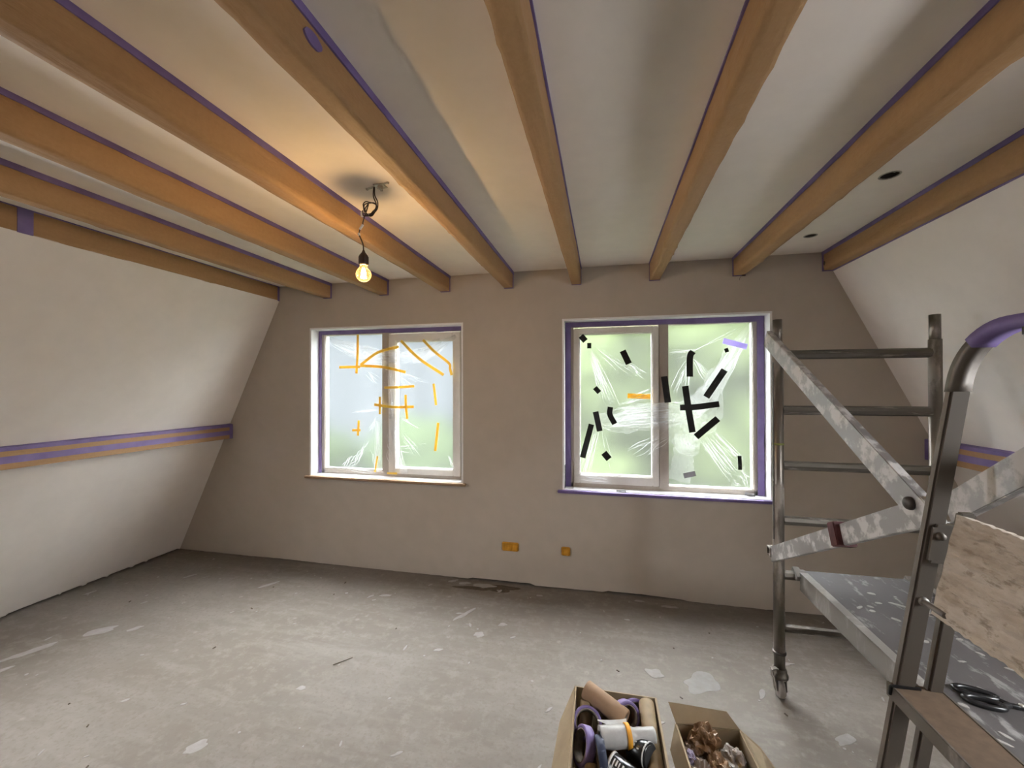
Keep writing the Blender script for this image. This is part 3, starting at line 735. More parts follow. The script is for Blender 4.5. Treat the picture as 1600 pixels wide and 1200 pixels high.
def sheet(x0, x1, z0, z1, centres, seed):
    bm = BM(); nx, nz = 110, 110; gg = []
    for i in range(nx + 1):
        row = []
        for j in range(nz + 1):
            x = x0 + (x1 - x0) * i / nx; z = z0 + (z1 - z0) * j / nz
            e = min(i, nx - i, j, nz - j) / nx; am = min(1, e / 0.06); d = 0.003 * N(x * 4, z * 4, seed)
            for (cx_, cz_, k_, a_, f_) in centres:
                r = math.hypot(x - cx_, z - cz_); th = math.atan2(z - cz_, x - cx_)
                d += a_ * (0.5 + 0.5 * math.sin(th * k_ + 3 * N(th * 2, r * 2, seed))) * math.exp(-r / f_) * min(1, r / 0.08)
            row.append(bm.verts.new((x, 0.0885 - am * min(0.010, max(-0.001, d + 0.002)), z)))
        gg.append(row)
    for i in range(nx):
        for j in range(nz): bm.faces.new((gg[i][j], gg[i + 1][j], gg[i + 1][j + 1], gg[i][j + 1])).smooth = True
    return bm
# right-hand window
f2 = thing('plastic_film', 'clear plastic film bunched into a star under black tape over the right window', 'plastic film', (0.42, 0.086, 0.79), 'films over the windows')
obj('sheet', sheet(-0.262, 1.105, 0.80, 2.066, [(0.609, 1.375, 26, 0.007, 0.4), (-0.03, 1.28, 10, 0.003, 0.2), (-0.11, 1.9, 16, 0.004, 0.3)], 3), M['film'], f2, recalc=False)
YF = 0.079
def fold(root, path, widths, pl, dep, seed, y=YF, mat='fold'):
    bm = BM(); add_ribbon(bm, [(p[0], y, p[1]) for p in path], widths, pl, dep, seed); obj('gathered_fold', bm, M[mat], root, recalc=False)
fold(f2, [(-0.06, 1.31), (0.12, 1.32), (0.32, 1.345), (0.50, 1.36), (0.64, 1.375)], [0.10, 0.20, 0.22, 0.18, 0.10], 9, 0.005, 11)
fold(f2, [(0.08, 1.315), (0.30, 1.345), (0.50, 1.37), (0.66, 1.38)], [0.10, 0.17, 0.13, 0.08], 7, 0.006, 12, YF - 0.004)
fold(f2, [(0.62, 1.385), (0.74, 1.50), (0.83, 1.64), (0.92, 1.82), (1.05, 2.03)], [0.14, 0.16, 0.13, 0.10, 0.05], 7, 0.007, 13)
fold(f2, [(0.64, 1.40), (0.72, 1.47), (0.80, 1.58), (0.87, 1.71)], [0.12, 0.15, 0.13, 0.06], 6, 0.008, 14, YF - 0.004)
fold(f2, [(0.62, 1.36), (0.70, 1.30), (0.78, 1.33), (0.83, 1.43), (0.84, 1.56)], [0.20, 0.18, 0.12, 0.07, 0.03], 6, 0.008, 15, YF - 0.003)
fold(f2, [(0.61, 1.37), (0.60, 1.24), (0.62, 1.14), (0.70, 1.13)], [0.22, 0.24, 0.18, 0.10], 8, 0.007, 16, YF - 0.001)
fold(f2, [(0.60, 1.22), (0.59, 1.08), (0.575, 0.96), (0.55, 0.865)], [0.14, 0.15, 0.16, 0.16], 6, 0.004, 17)
fold(f2, [(0.72, 1.22), (0.84, 1.08), (0.96, 0.94), (1.06, 0.83)], [0.12, 0.15, 0.15, 0.10], 6, 0.005, 18, mat='film')
fold(f2, [(-0.05, 1.30), (-0.09, 1.18), (-0.14, 1.02), (-0.19, 0.86)], [0.08, 0.08, 0.07, 0.05], 4, 0.005, 19, mat='film')
fold(f2, [(-0.11, 1.88), (-0.05, 1.70), (0.0, 1.55), (0.06, 1.42)], [0.03, 0.07, 0.09, 0.07], 4, 0.005, 20, mat='film')
fold(f2, [(0.16, 1.80), (0.24, 1.71), (0.34, 1.64)], [0.03, 0.06, 0.06], 3, 0.005, 21, mat='film')
bm = BM(); Z = YF - 0.006
add_streaks(bm, (-0.06, 1.25), (0.10, 1.42), (0.52, 1.30), (0.60, 1.46), 16, Z)
add_streaks(bm, (0.06, 1.42), (0.14, 1.46), (0.44, 1.50), (0.42, 1.60), 6, Z, sag=0.01)
add_streaks(bm, (0.64, 1.46), (0.76, 1.44), (1.00, 1.97), (1.07, 2.02), 14, Z)
add_streaks(bm, (0.80, 1.62), (0.90, 1.62), (0.96, 1.92), (1.06, 1.94), 6, Z, 0.001, 0.003)
add_streaks(bm, (0.66, 1.22), (0.80, 1.27), (0.90, 0.86), (1.06, 1.00), 14, Z)
add_streaks(bm, (0.90, 0.86), (1.0, 1.02), (0.97, 0.82), (1.06, 0.84), 8, Z, sag=0.02)
add_streaks(bm, (-0.12, 1.88), (-0.09, 1.88), (-0.02, 1.42), (0.14, 1.41), 9, Z)
add_streaks(bm, (-0.10, 1.90), (-0.08, 1.92), (0.18, 1.62), (0.34, 1.66), 4, Z, 0.0006, 0.0011)
add_streaks(bm, (0.19, 1.75), (0.20, 1.77), (0.30, 1.62), (0.36, 1.68), 4, Z)
add_streaks(bm, (0.62, 1.80), (0.65, 1.80), (0.47, 1.52), (0.62, 1.52), 8, Z)
add_streaks(bm, (0.64, 1.80), (0.68, 1.78), (0.74, 1.60), (0.82, 1.64), 4, Z)
add_streaks(bm, (0.46, 1.73), (0.47, 1.76), (0.98, 2.0), (1.0, 2.02), 2, Z, 0.0008, 0.0012, part=(0, 1.1))
add_streaks(bm, (0.46, 1.80), (0.44, 1.88), (0.66, 1.86), (0.80, 1.84), 4, Z, 0.0006, 0.001)
add_streaks(bm, (-0.06, 1.26), (-0.02, 1.26), (-0.22, 0.82), (-0.10, 0.86), 8, Z)
add_streaks(bm, (-0.03, 1.26), (0.0, 1.26), (0.06, 0.86), (0.10, 0.88), 2, Z, 0.0006, 0.001)
add_streaks(bm, (0.44, 1.24), (0.52, 1.20), (0.08, 1.06), (0.32, 1.0), 6, Z, sag=0.015)
add_streaks(bm, (-0.2, 0.84), (-0.22, 0.90), (0.05, 0.83), (0.1, 0.85), 4, Z, sag=0.02)
add_streaks(bm, (0.50, 1.48), (0.64, 1.52), (0.56, 1.42), (0.74, 1.44), 7, Z, sag=0.025)
add_streaks(bm, (0.50, 1.20), (0.62, 1.15), (0.58, 1.12), (0.74, 1.14), 6, Z, sag=0.03)
o = obj('crease', bm, M['crease'], f2); o['kind'] = 'stuff'
# left-hand window
f1 = thing('plastic_film', 'clear plastic film hanging in drooping folds under yellow tape over the left window', 'plastic film', (-1.85, 0.086, 0.80), 'films over the windows')
obj('sheet', sheet(-2.53, -1.185, 0.80, 2.062, [(-1.85, 1.80, 20, 0.006, 0.35), (-1.815, 1.30, 14, 0.005, 0.3), (-2.46, 2.03, 14, 0.004, 0.3), (-1.22, 2.0, 14, 0.004, 0.3)], 8), M['film'], f1, recalc=False)
fold(f1, [(-2.46, 2.03), (-2.28, 1.95), (-2.08, 1.88), (-1.88, 1.85), (-1.68, 1.84), (-1.48, 1.87), (-1.22, 2.01)], [0.03, 0.09, 0.13, 0.12, 0.10, 0.11, 0.03], 9, 0.007, 31)
fold(f1, [(-2.10, 1.88), (-2.0, 1.83), (-1.88, 1.82)], [0.05, 0.12, 0.08], 5, 0.007, 32)
fold(f1, [(-1.62, 1.82), (-1.50, 1.85), (-1.42, 1.93), (-1.36, 1.98)], [0.08, 0.10, 0.10, 0.04], 5, 0.007, 33)
fold(f1, [(-1.86, 1.84), (-1.83, 1.66), (-1.825, 1.46), (-1.82, 1.30)], [0.12, 0.06, 0.05, 0.06], 4, 0.006, 34)
fold(f1, [(-1.82, 1.34), (-1.80, 1.18), (-1.74, 0.98), (-1.69, 0.82)], [0.05, 0.05, 0.06, 0.08], 4, 0.006, 35)
fold(f1, [(-1.95, 1.28), (-1.955, 1.10), (-1.95, 0.95), (-1.94, 0.82)], [0.06, 0.06, 0.07, 0.09], 4, 0.005, 36)
bm = BM()
add_streaks(bm, (-2.46, 1.98), (-2.44, 2.03), (-2.1, 1.78), (-2.04, 1.92), 14, Z, 0.0005, 0.0012)
add_streaks(bm, (-2.4, 1.98), (-2.3, 2.0), (-1.9, 1.80), (-1.85, 1.9), 6, Z, 0.0005, 0.0012)
add_streaks(bm, (-2.08, 1.70), (-2.06, 1.74), (-1.96, 1.58), (-1.9, 1.64), 3, Z)
add_streaks(bm, (-1.55, 1.80), (-1.5, 1.84), (-1.25, 1.94), (-1.22, 2.02), 6, Z, 0.0005, 0.0013)
add_streaks(bm, (-1.86, 1.72), (-1.80, 1.72), (-1.62, 1.50), (-1.40, 1.64), 9, Z, 0.0005, 0.0013)
add_streaks(bm, (-1.84, 1.74), (-1.79, 1.74), (-1.83, 1.26), (-1.79, 1.28), 12, Z, 0.0008, 0.0026)
add_streaks(bm, (-2.1, 1.86), (-2.08, 1.9), (-1.5, 1.80), (-1.5, 1.9), 10, Z, 0.0005, 0.0014)
add_streaks(bm, (-1.82, 1.30), (-1.79, 1.30), (-1.72, 0.80), (-1.67, 0.82), 5, Z, 0.0008, 0.0024)
add_streaks(bm, (-1.96, 1.30), (-1.94, 1.32), (-1.97, 0.82), (-1.91, 0.82), 6, Z)
add_streaks(bm, (-1.95, 1.36), (-1.95, 1.39), (-2.24, 1.34), (-2.2, 1.36), 3, Z, 0.0008, 0.0018, 0.005)
add_streaks(bm, (-1.96, 1.30), (-1.97, 1.33), (-2.08, 1.18), (-2.0, 1.16), 6, Z, 0.0006, 0.0012)
add_streaks(bm, (-2.34, 0.83), (-2.22, 0.83), (-2.22, 0.96), (-2.06, 1.02), 8, Z, sag=0.02)
add_streaks(bm, (-2.20, 0.88), (-2.12, 0.92), (-2.08, 1.1), (-2.03, 1.1), 3, Z, sag=0.02)
add_streaks(bm, (-1.96, 0.84), (-1.99, 0.84), (-2.03, 1.02), (-1.99, 1.05), 3, Z)
add_streaks(bm, (-1.80, 1.02), (-1.78, 1.07), (-1.60, 0.98), (-1.54, 1.08), 4, Z, 0.0006, 0.0015)
add_streaks(bm, (-1.78, 1.20), (-1.74, 1.22), (-1.58, 0.92), (-1.50, 0.99), 4, Z, 0.0005, 0.0012)
add_streaks(bm, (-1.76, 1.31), (-1.74, 1.32), (-1.52, 1.19), (-1.54, 1.22), 2, Z)
add_streaks(bm, (-1.55, 1.08), (-1.55, 1.08), (-1.47, 1.09), (-1.47, 1.1), 1, Z)
add_streaks(bm, (-1.30, 1.0), (-1.28, 1.0), (-1.22, 0.84), (-1.21, 0.86), 3, Z)
add_streaks(bm, (-2.30, 0.84), (-2.2, 0.86), (-1.98, 0.81), (-1.96, 0.83), 4, Z, sag=0.015)
add_streaks(bm, (-1.86, 1.2), (-1.86, 1.0), (-1.80, 1.1), (-1.82, 0.86), 4, Z, sag=0.02)
o = obj('crease', bm, M['crease'], f1); o['kind'] = 'stuff'

# ------------------------------------------------------------------ tape strips stuck on the film
def strip(pts, w, mat, lab, group, name='tape_strip', y=0.066, seed=0):
    P = catmull([(p[0], y, p[1]) for p in pts], 5) if len(pts) > 2 else [Vector((pts[0][0], y, pts[0][1])).lerp(Vector((pts[1][0], y, pts[1][1])), k / 6) for k in range(7)]
    bm = BM(); prev = None; n = len(P)
    for i, p in enumerate(P):
        t = (P[min(i + 1, n - 1)] - P[max(i - 1, 0)]).normalized(); s = Vector((-t.z, 0, t.x)); dy = 0.0015 * N(i * 0.7, seed * 3.3)
        j = t * (0.08 * w * N(seed, i)) if i in (0, n - 1) else Vector((0, 0, 0))
        a = p + s * w / 2 + Vector((0, dy, 0)) + j; b = p - s * w / 2 + Vector((0, dy + 0.001 * N(i, seed), 0)) - j
        cur = [bm.verts.new(q) for q in (a, b, b + Vector((0, 0.0012, 0)), a + Vector((0, 0.0012, 0)))]
        if prev:
            for k in range(4): bm.faces.new((prev[k], cur[k], cur[(k + 1) % 4], prev[(k + 1) % 4]))
        else: bm.faces.new(cur)
        prev = cur
    bm.faces.new(prev[::-1])
    return tag(obj(name, bm, M[mat], None), lab, 'tape', group)
BT = 'black tape strips on the right window'; YT = 'yellow tape strips on the left window'
BLACKS = [
    ([(-0.173, 1.979), (-0.137, 1.937)], 0.0456, 'square black tape patch set diamond-wise in the top left corner of the right window'),
    ([(-0.108, 1.921), (-0.108, 1.878)], 0.0318, 'small upright black tape square just below the top left corner patch of the right window'),
    ([(0.146, 1.854), (0.192, 1.753)], 0.0471, 'short slanting black tape strip alone in the upper middle of the left sash'),
    ([(-0.066, 1.57), (-0.031, 1.531)], 0.0377, 'small tilted black tape square alone at mid height by the left sash edge'),
    ([(0.052, 1.419), (0.048, 1.361), (0.085, 1.288)], 0.0414, 'kinked black tape strip at the left end of the gathered film band'),
    ([(-0.061, 1.381), (-0.029, 1.229)], 0.0437, 'black tape strip between the kinked strip and the long low slanting one'),
    ([(-0.093, 1.282), (-0.162, 1.018)], 0.0428, 'long leaning black tape strip at the lower left edge of the right window'),
    ([(0.001, 1.062), (0.041, 1.014)], 0.0500, 'tilted black tape square low in the left sash, right of the long leaning strip'),
    ([(0.449, 1.654), (0.475, 1.456)], 0.0471, 'upright black tape strip over the middle post of the right window'),
    ([(0.653, 1.839), (0.632, 1.797), (0.63, 1.65)], 0.0455, 'upright black tape strip with a bent tip, high in the right pane'),
    ([(0.869, 1.698), (0.743, 1.498)], 0.0472, 'black tape strip slanting up toward the lilac tape in the right pane'),
    ([(0.597, 1.581), (0.621, 1.402), (0.647, 1.235)], 0.0457, 'long upright black tape strip forming the upright of the cross'),
    ([(0.56, 1.419), (0.67, 1.424), (0.831, 1.448)], 0.0434, 'horizontal black tape strip forming the bar of the cross'),
    ([(0.671, 1.202), (0.822, 1.341)], 0.0478, 'black tape strip slanting up to the right just below the cross'),
]
for i, (p, w, lab) in enumerate(BLACKS): strip(p, w, 'black', lab, BT, seed=i + 1, y=0.064 - (0.003 if i == 12 else 0))
strip([(0.585, 0.907), (0.668, 0.929)], 0.0384, 'greytape', 'greyish tape piece at the foot of the hanging film tail in the right pane', None, y=0.070, seed=20)
strip([(0.871, 1.839), (0.897, 1.847)], 0.030, 'black', 'tiny black tape scrap beside the lilac tape', BT, y=0.068, seed=21)
strip([(0.968, 1.071), (0.972, 0.968)], 0.026, 'black', 'thin upright black tape scrap near the lower right corner of the right window', BT, y=0.070, seed=22)
bm = BM(); add_box(bm, 0.094, 0.166, -0.001, 0.045, 0.7795, 0.7815); tag(obj('tape_strip', bm, M['black']), 'short black tape piece lying on the sill of the right window', 'tape', BT)
bm = BM(); add_box(bm, -0.2985, -0.2965, 0.02, 0.075, 0.781, 0.96); tag(obj('tape_strip', bm, M['black']), 'black tape strip on the left reveal of the right window, at its foot', 'tape', BT)
strip([(0.86, 1.913), (1.019, 1.864)], 0.0401, 'lilac', 'pale lilac tape strip across the gathered film at the top right of the right window', None, y=0.062, seed=23)
strip([(0.182, 1.506), (0.351, 1.5)], 0.0380, 'yellow', 'single yellow tape strip in the left sash of the right window', None, y=0.0755, seed=24)
strip([(1.002, 0.797), (1.071, 0.783)], 0.024, 'greytape', 'grey tape scrap in the bottom right corner of the right window', None, y=0.070, seed=25)
YEL = [
    ([(-2.142, 2.046), (-2.145, 1.863), (-2.156, 1.699)], 0.0229, 'long upright yellow tape strip hanging from the top of the left window'),
    ([(-2.328, 1.756), (-2.118, 1.758)], 0.0232, 'horizontal yellow tape strip left of the upright strip it meets'),
    ([(-2.118, 1.768), (-1.889, 1.752), (-1.679, 1.706)], 0.0229, 'gently drooping yellow tape strip running right across the middle post'),
    ([(-2.114, 1.774), (-1.967, 1.871), (-1.858, 1.907), (-1.741, 1.928)], 0.0240, 'curved yellow tape strip rising to the right across the middle post'),
    ([(-1.723, 1.981), (-1.554, 1.824), (-1.327, 1.679)], 0.0235, 'long diagonal yellow tape strip falling to the right in the upper right sash'),
    ([(-1.516, 1.982), (-1.407, 1.877), (-1.28, 1.779), (-1.269, 1.731), (-1.254, 1.677)], 0.0221, 'diagonal yellow tape strip with a bent lower tail, upper right of left window'),
    ([(-1.882, 1.572), (-1.735, 1.576), (-1.596, 1.584)], 0.0214, 'horizontal yellow tape strip alone above the crossbar, from the middle post rightwards'),
    ([(-1.978, 1.423), (-1.797, 1.402), (-1.6, 1.406)], 0.0227, 'horizontal yellow tape crossbar over the middle post at mid height'),
    ([(-1.925, 1.491), (-1.925, 1.338)], 0.0198, 'short upright yellow tape strip crossing the left end of the crossbar'),
    ([(-1.678, 1.509), (-1.675, 1.408), (-1.663, 1.301)], 0.0223, 'upright yellow tape strip crossing the right end of the crossbar'),
    ([(-1.418, 1.605), (-1.395, 1.422)], 0.0203, 'upper of two upright yellow tape strips alone on the right sash'),
    ([(-1.376, 1.271), (-1.404, 1.03)], 0.0219, 'lower, slightly bowed of two upright yellow tape strips on the right sash'),
    ([(-2.132, 1.279), (-2.141, 1.144)], 0.0206, 'upright piece of the small yellow tape cross low in the left pane'),
    ([(-2.196, 1.191), (-2.114, 1.193)], 0.0201, 'horizontal piece of the small yellow tape cross low in the left pane'),
    ([(-1.948, 0.968), (-1.973, 0.825)], 0.0158, 'thin leaning yellow tape strip at the foot of the middle post'),
    ([(-1.855, 0.822), (-1.759, 0.823)], 0.0169, 'yellow tape piece along the bottom rail beside the middle post'),
]
for i, (p, w, lab) in enumerate(YEL): strip(p, w, 'yellow', lab, YT, seed=i + 40, y=0.066 - 0.002 * (i in (1, 3, 7, 13)))

# ------------------------------------------------------------------ scaffold
PX0, PX1, PY, PR = 0.870, 1.542, -0.877, 0.0255
PY2 = -2.78
RZ = [0.350, 0.619, 0.896, 1.175, 1.456, 1.737]
sc = thing('scaffold_tower', 'plaster-spattered aluminium rolling scaffold beside the right window', 'scaffold', ((PX0 + PX1) / 2, (PY + PY2) / 2, 0))
for py in (PY, PY2):
    for px in (PX0, PX1):
        bm = BM(); add_tube(bm, [(px, py, 0.115), (px, py, 1.80)], PR, 20); pst = obj('post', bm, M['alu'], sc)
        bm = BM(); add_tube(bm, [(px, py, 1.79), (px, py, 1.918)], PR - 0.004, 20); obj('spigot', bm, M['alu'], pst)
        bm = BM(); add_lathe(bm, [(PR, -0.006), (PR + 0.006, -0.005), (PR + 0.006, 0.005), (PR, 0.006)], (px, py, 0.227), n=20); obj('spring_ring', bm, M['darksteel'], sc)
        # caster: collar, brake lever, fork, wheel
        bm = BM()
        add_lathe(bm, [(0.0, 0.040), (PR + 0.004, 0.040), (PR + 0.008, 0.030), (PR + 0.008, 0.012), (PR + 0.014, 0.008), (PR + 0.014, -0.006), (0.0, -0.008)], (px, py, 0.108), n=20)
        for s in (-1, 1): add_bar(bm, (px + s * 0.0225, py + 0.004, 0.108), (px + s * 0.0225, py - 0.012, 0.040), 0.040, 0.005, upv=(1, 0, 0), bev=0.001)
        fk = obj('caster', bm, M['alu'], sc)
        bm = BM(); add_lathe(bm, [(0, 0.016), (0.012, 0.016), (0.040, 0.014), (0.045, 0.009), (0.045, -0.009), (0.040, -0.014), (0.012, -0.016), (0, -0.016)], (px, py - 0.006, 0.048), axis=(1, 0, 0), n=28); obj('wheel', bm, M['rubber'], fk)
        bm = BM(); add_bar(bm, (px - 0.03, py - 0.03, 0.095), (px - 0.052, py - 0.045, 0.165), 0.022, 0.005, upv=(1, 0, 0)); add_bar(bm, (px - 0.052, py - 0.045, 0.163), (px - 0.022, py - 0.03, 0.160), 0.02, 0.005); obj('brake_lever', bm, M['alu'], fk)
    for z in RZ:
        bm = BM(); add_tube(bm, [(PX0 + 0.02, py, z), (PX1 - 0.02, py, z)], 0.0235 if z > 0.5 else 0.019, 8); rg = obj('rung', bm, M['rung'], sc)
        for f_ in rg.data.polygons: f_.use_smooth = False
bm = BM(); add_lathe(bm, [(PR, -0.006), (PR + 0.0012, -0.006), (PR + 0.0012, 0.006), (PR, 0.006)], (PX0, PY, 1.285), n=20); obj('tape_band', bm, M['green'], sc)
bm = BM(); add_bar(bm, (PX0 - 0.024, PY - 0.008, 0.80), (PX0 - 0.024, PY - 0.008, 1.70), 0.006, 0.006); obj('dark_seam', bm, M['darksteel'], sc)
# folding braces on the window side of the long face
BXX = 0.835
def brace(p, q, h, dx=0.0):
    bm = BM(); add_bar(bm, (BXX + dx, p[0], p[1]), (BXX + dx, q[0], q[1]), 0.016, h, upv=(0, 0, 1), bev=0.002)
    # hollow C-lip along the lower edge
    add_bar(bm, (BXX + dx + 0.012, p[0], p[1] + 0.47 * h), (BXX + dx + 0.012, q[0], q[1] + 0.47 * h), 0.022, 0.003, upv=(0, 0, 1))
    add_bar(bm, (BXX + dx + 0.012, p[0], p[1] - 0.47 * h), (BXX + dx + 0.012, q[0], q[1] - 0.47 * h), 0.022, 0.003, upv=(0, 0, 1))
    return obj('brace', bm, M['brace'], sc)
brace((PY - 0.01, 1.822), (-1.955, 1.232), 0.078, -0.018)
b2 = brace((PY - 0.01, 0.722), (-1.965, 1.266), 0.072)
brace((-1.995, 1.270), (PY2 + 0.03, 1.828), 0.066)
bm = BM(); add_lathe(bm, [(0, 0.012), (0.010, 0.011), (0.016, 0.007), (0.018, 0.002), (0.018, -0.003), (0, -0.003)], (BXX - 0.030, -1.908, 1.262), axis=(-1, 0, 0), n=20); obj('pivot_bolt', bm, M['darksteel'], sc)
bm = BM(); add_bar(bm, (BXX + 0.004, -1.490, 1.032), (BXX + 0.004, -1.535, 1.052), 0.062, 0.084, bev=0.003); obj('red_tape', bm, M['red'], b2)
for z in (1.80, 0.735):
    bm = BM(); rect_frame(bm, 0.0, 0.046, 0, 0.046, 0.007, 0, 0.03, 0.001)
    for v in bm.verts: v.co = Vector((BXX - 0.014 + v.co.y, PY - 0.026 + v.co.x, z - 0.023 + v.co.z))
    obj('brace_clip', bm, M['alu'], sc)
# working platform hooked on the second rung
DX0, DX1, DZ = 0.950, 1.475, 0.650
dk = thing('scaffold_deck', 'white-spattered grey working deck hooked onto the scaffold rungs', 'platform', ((DX0 + DX1) / 2, (PY + PY2) / 2, 0.57))
bm = BM(); add_box(bm, DX0 + 0.012, DX1 - 0.012, PY2 - 0.01, PY + 0.012, DZ - 0.020, DZ - 0.006); obj('deck_board', bm, M['deck'], dk)
for sx, sgn in ((DX0, 1), (DX1, -1)):
    bm = BM(); xa, xb = sorted((sx, sx + sgn * 0.012)); add_box(bm, xa, xb, PY2 + 0.035, PY - 0.035, DZ - 0.082, DZ, bev=0.002)
    xa, xb = sorted((sx, sx + sgn * 0.035)); add_box(bm, xa, xb, PY2 + 0.035, PY - 0.035, DZ - 0.086, DZ - 0.078); add_box(bm, xa, xb, PY2 + 0.035, PY - 0.035, DZ - 0.004, DZ + 0.001)
    obj('side_rail', bm, M['deckrail'], dk)
    for py, d in ((PY, 1), (PY2, -1)):
        bm = BM(); xm = sx + sgn * 0.02
        add_bar(bm, (xm - 0.02, py - d * 0.04, DZ - 0.03), (xm - 0.02, py + d * 0.02, DZ - 0.002), 0.03, 0.03, bev=0.002)
        pts = [(xm, py + 0.029 * math.cos(a) * d, 0.619 + 0.029 * math.sin(a)) for a in [PI * 1.0 - k * PI * 1.05 / 8 for k in range(9)]]
        for a, b in zip(pts, pts[1:]): add_bar(bm, a, b, 0.03, 0.005)
        obj('hook', bm, M['deckrail'], dk)
bm = BM()
for i in range(60):
    x = random.uniform(DX0 + 0.03, DX1 - 0.03); y = random.uniform(-2.4, -0.93); r = random.uniform(0.004, 0.011); e = random.choice((1.5, 2.5, 4)); a = random.gauss(-0.25, 0.5)
    ca, sa = math.cos(a), math.sin(a); top = []; bot = []
    for k in range(8):
        t = 2 * PI * k / 8; q = 1 + 0.5 * N(i * 2.2 + math.cos(t), math.sin(t)); px, py = r * e * q * math.cos(t), r * q * math.sin(t)
        bot.append(bm.verts.new((x + ca * px - sa * py, y + sa * px + ca * py, DZ - 0.0062))); top.append(bm.verts.new((x + 0.85 * (ca * px - sa * py), y + 0.85 * (sa * px + ca * py), DZ - 0.0045)))
    bm.faces.new(top)
    for k in range(8): bm.faces.new((bot[k], bot[(k + 1) % 8], top[(k + 1) % 8], top[k]))
o = obj('plaster_spatter', bm, M['splat'], dk); o['kind'] = 'stuff'

# black scissors on the deck
sr = thing('scissors', 'black-handled scissors lying on the spattered scaffold deck', 'scissors', (1.12, -1.73, DZ - 0.006))
zs = DZ - 0.006 + 0.008
def loop_handle(c, rx, ry, ang, r):
    ca, sa = math.cos(ang), math.sin(ang)
    return [(c[0] + ca * rx * math.cos(t) - sa * ry * math.sin(t), c[1] + sa * rx * math.cos(t) + ca * ry * math.sin(t), zs + c[2]) for t in [2 * PI * k / 28 for k in range(29)]]
ang = -0.30
for (c, rx, ry) in (((1.085, -1.745, 0.0), 0.042, 0.019), ((1.092, -1.706, 0.002), 0.046, 0.018)):
    bm = BM(); add_tube(bm, loop_handle(c, rx, ry, ang, 0.006), 0.0075, 10, False)
    add_tube(bm, catmull([(c[0] + 0.036, c[1] - 0.012, zs), (1.150, -1.743, zs), (1.185, -1.748, zs)]), [0.008] * 6 + [0.006] * 7, 10)
    obj('handle', bm, M['blackplastic'], sr)
for s in (-1, 1):
    bm = BM(); prev = None
    P = [Vector((1.175, -1.7465, zs + 0.002 * s)), Vector((1.26, -1.775, zs + 0.002 * s)), Vector((1.34, -1.80 + 0.004 * s, zs))]
    for i, (p, w) in enumerate(zip(P, (0.012, 0.010, 0.001))):
        cur = [bm.verts.new(p + Vector(q)) for q in ((0, w / 2, 0.001), (0, -w / 2, 0.001), (0, -w / 2, -0.001), (0, w / 2, -0.001))]
        if prev:
            for k in range(4): bm.faces.new((prev[k], cur[k], cur[(k + 1) % 4], prev[(k + 1) % 4]))
        else: bm.faces.new(cur)
        prev = cur
    obj('blade', bm, M['darksteel'], sr)
bm = BM(); add_lathe(bm, [(0, 0.006), (0.006, 0.005), (0.007, 0), (0, -0.004)], (1.172, -1.747, zs + 0.004), n=12); obj('pivot', bm, M['zinc'], sr)

# ------------------------------------------------------------------ folded stepladder leaning on the scaffold
LY0, LY1 = -2.118, -2.520            # outer faces of the far and near stiles
def lx(z): return 0.641 + 0.160 * (z - 0.923)
SW, ST = 0.037, 0.020
ld_ = thing('stepladder', 'folded aluminium stepladder with purple-taped hoop leaning beside the scaffold', 'ladder', (0.53, -2.32, 0.0))
def stile(y0, y1, off, z0, z1, w, name):
    bm = BM(); vs = []
    for z in (z0, z1):
        for (dx, yy) in ((0, y0), (w, y0), (w, y1), (0, y1)): vs.append(bm.verts.new((lx(z) + off + dx, yy, z)))
    fs = [bm.faces.new([vs[i] for i in q]) for q in ((0, 1, 2, 3), (7, 6, 5, 4), (0, 4, 5, 1), (1, 5, 6, 2), (2, 6, 7, 3), (3, 7, 4, 0))]
    bmesh.ops.recalc_face_normals(bm, faces=fs); bmesh.ops.bevel(bm, geom=list({e for f in fs for e in f.edges}), offset=0.004, segments=2, affect='EDGES')
    return obj(name, bm, M['ladder'], ld_)
stile(LY0, LY0 - ST, 0.0, 0.02, 1.57, SW, 'stile'); stile(LY1 + ST, LY1, 0.0, 0.02, 1.57, SW, 'stile')
stile(LY0, LY0 - ST, 0.060, 0.02, 1.30, 0.029, 'rear_leg'); stile(LY1 + ST, LY1, 0.060, 0.02, 1.30, 0.029, 'rear_leg')
for off, w in ((0, SW), (0.060, 0.029)):
    for yy in (LY0 - ST / 2, LY1 + ST / 2):
        bm = BM(); add_box(bm, lx(0.02) + off - 0.004, lx(0.02) + off + w + 0.004, yy - ST / 2 - 0.004, yy + ST / 2 + 0.004, 0.003, 0.05, bev=0.003); obj('foot', bm, M['blackplastic'], ld_)
# hoop: the stile section sweeping over from one side to the other
def sweep_rect(name, path, w, t, mat, grow=0.0, parent=None):
    bm = BM(); prev = None
    for i, (x, y, z) in enumerate(path):
        a = Vector(path[max(i - 1, 0)]); b = Vector(path[min(i + 1, len(path) - 1)]); tg = (b - a).normalized()
        xd = Vector((1, 0, 0)); nn = tg.cross(xd).normalized()
        p = Vector((x, y, z)); cur = []
        for (u, v) in ((0 - grow, -t / 2 - grow), (w + grow, -t / 2 - grow), (w + grow, t / 2 + grow), (0 - grow, t / 2 + grow)):
            cur.append(bm.verts.new(p + xd * u + nn * v))
        if prev:
            for k in range(4): bm.faces.new((prev[k], cur[k], cur[(k + 1) % 4], prev[(k + 1) % 4])).smooth = True
        else: bm.faces.new(cur)
        prev = cur
    bm.faces.new(prev[::-1])
    es_ = [e for e in bm.edges if len(e.link_faces) == 2 and e.calc_face_angle(0) > 1.0]
    bmesh.ops.bevel(bm, geom=es_, offset=0.004, segments=2, affect='EDGES')
    return obj(name, bm, mat, parent or ld_)
R_ = 0.115; ya, yb = LY0 - ST / 2, LY1 + ST / 2; zt = 1.702
path = [(lx(1.565), ya, 1.565)]
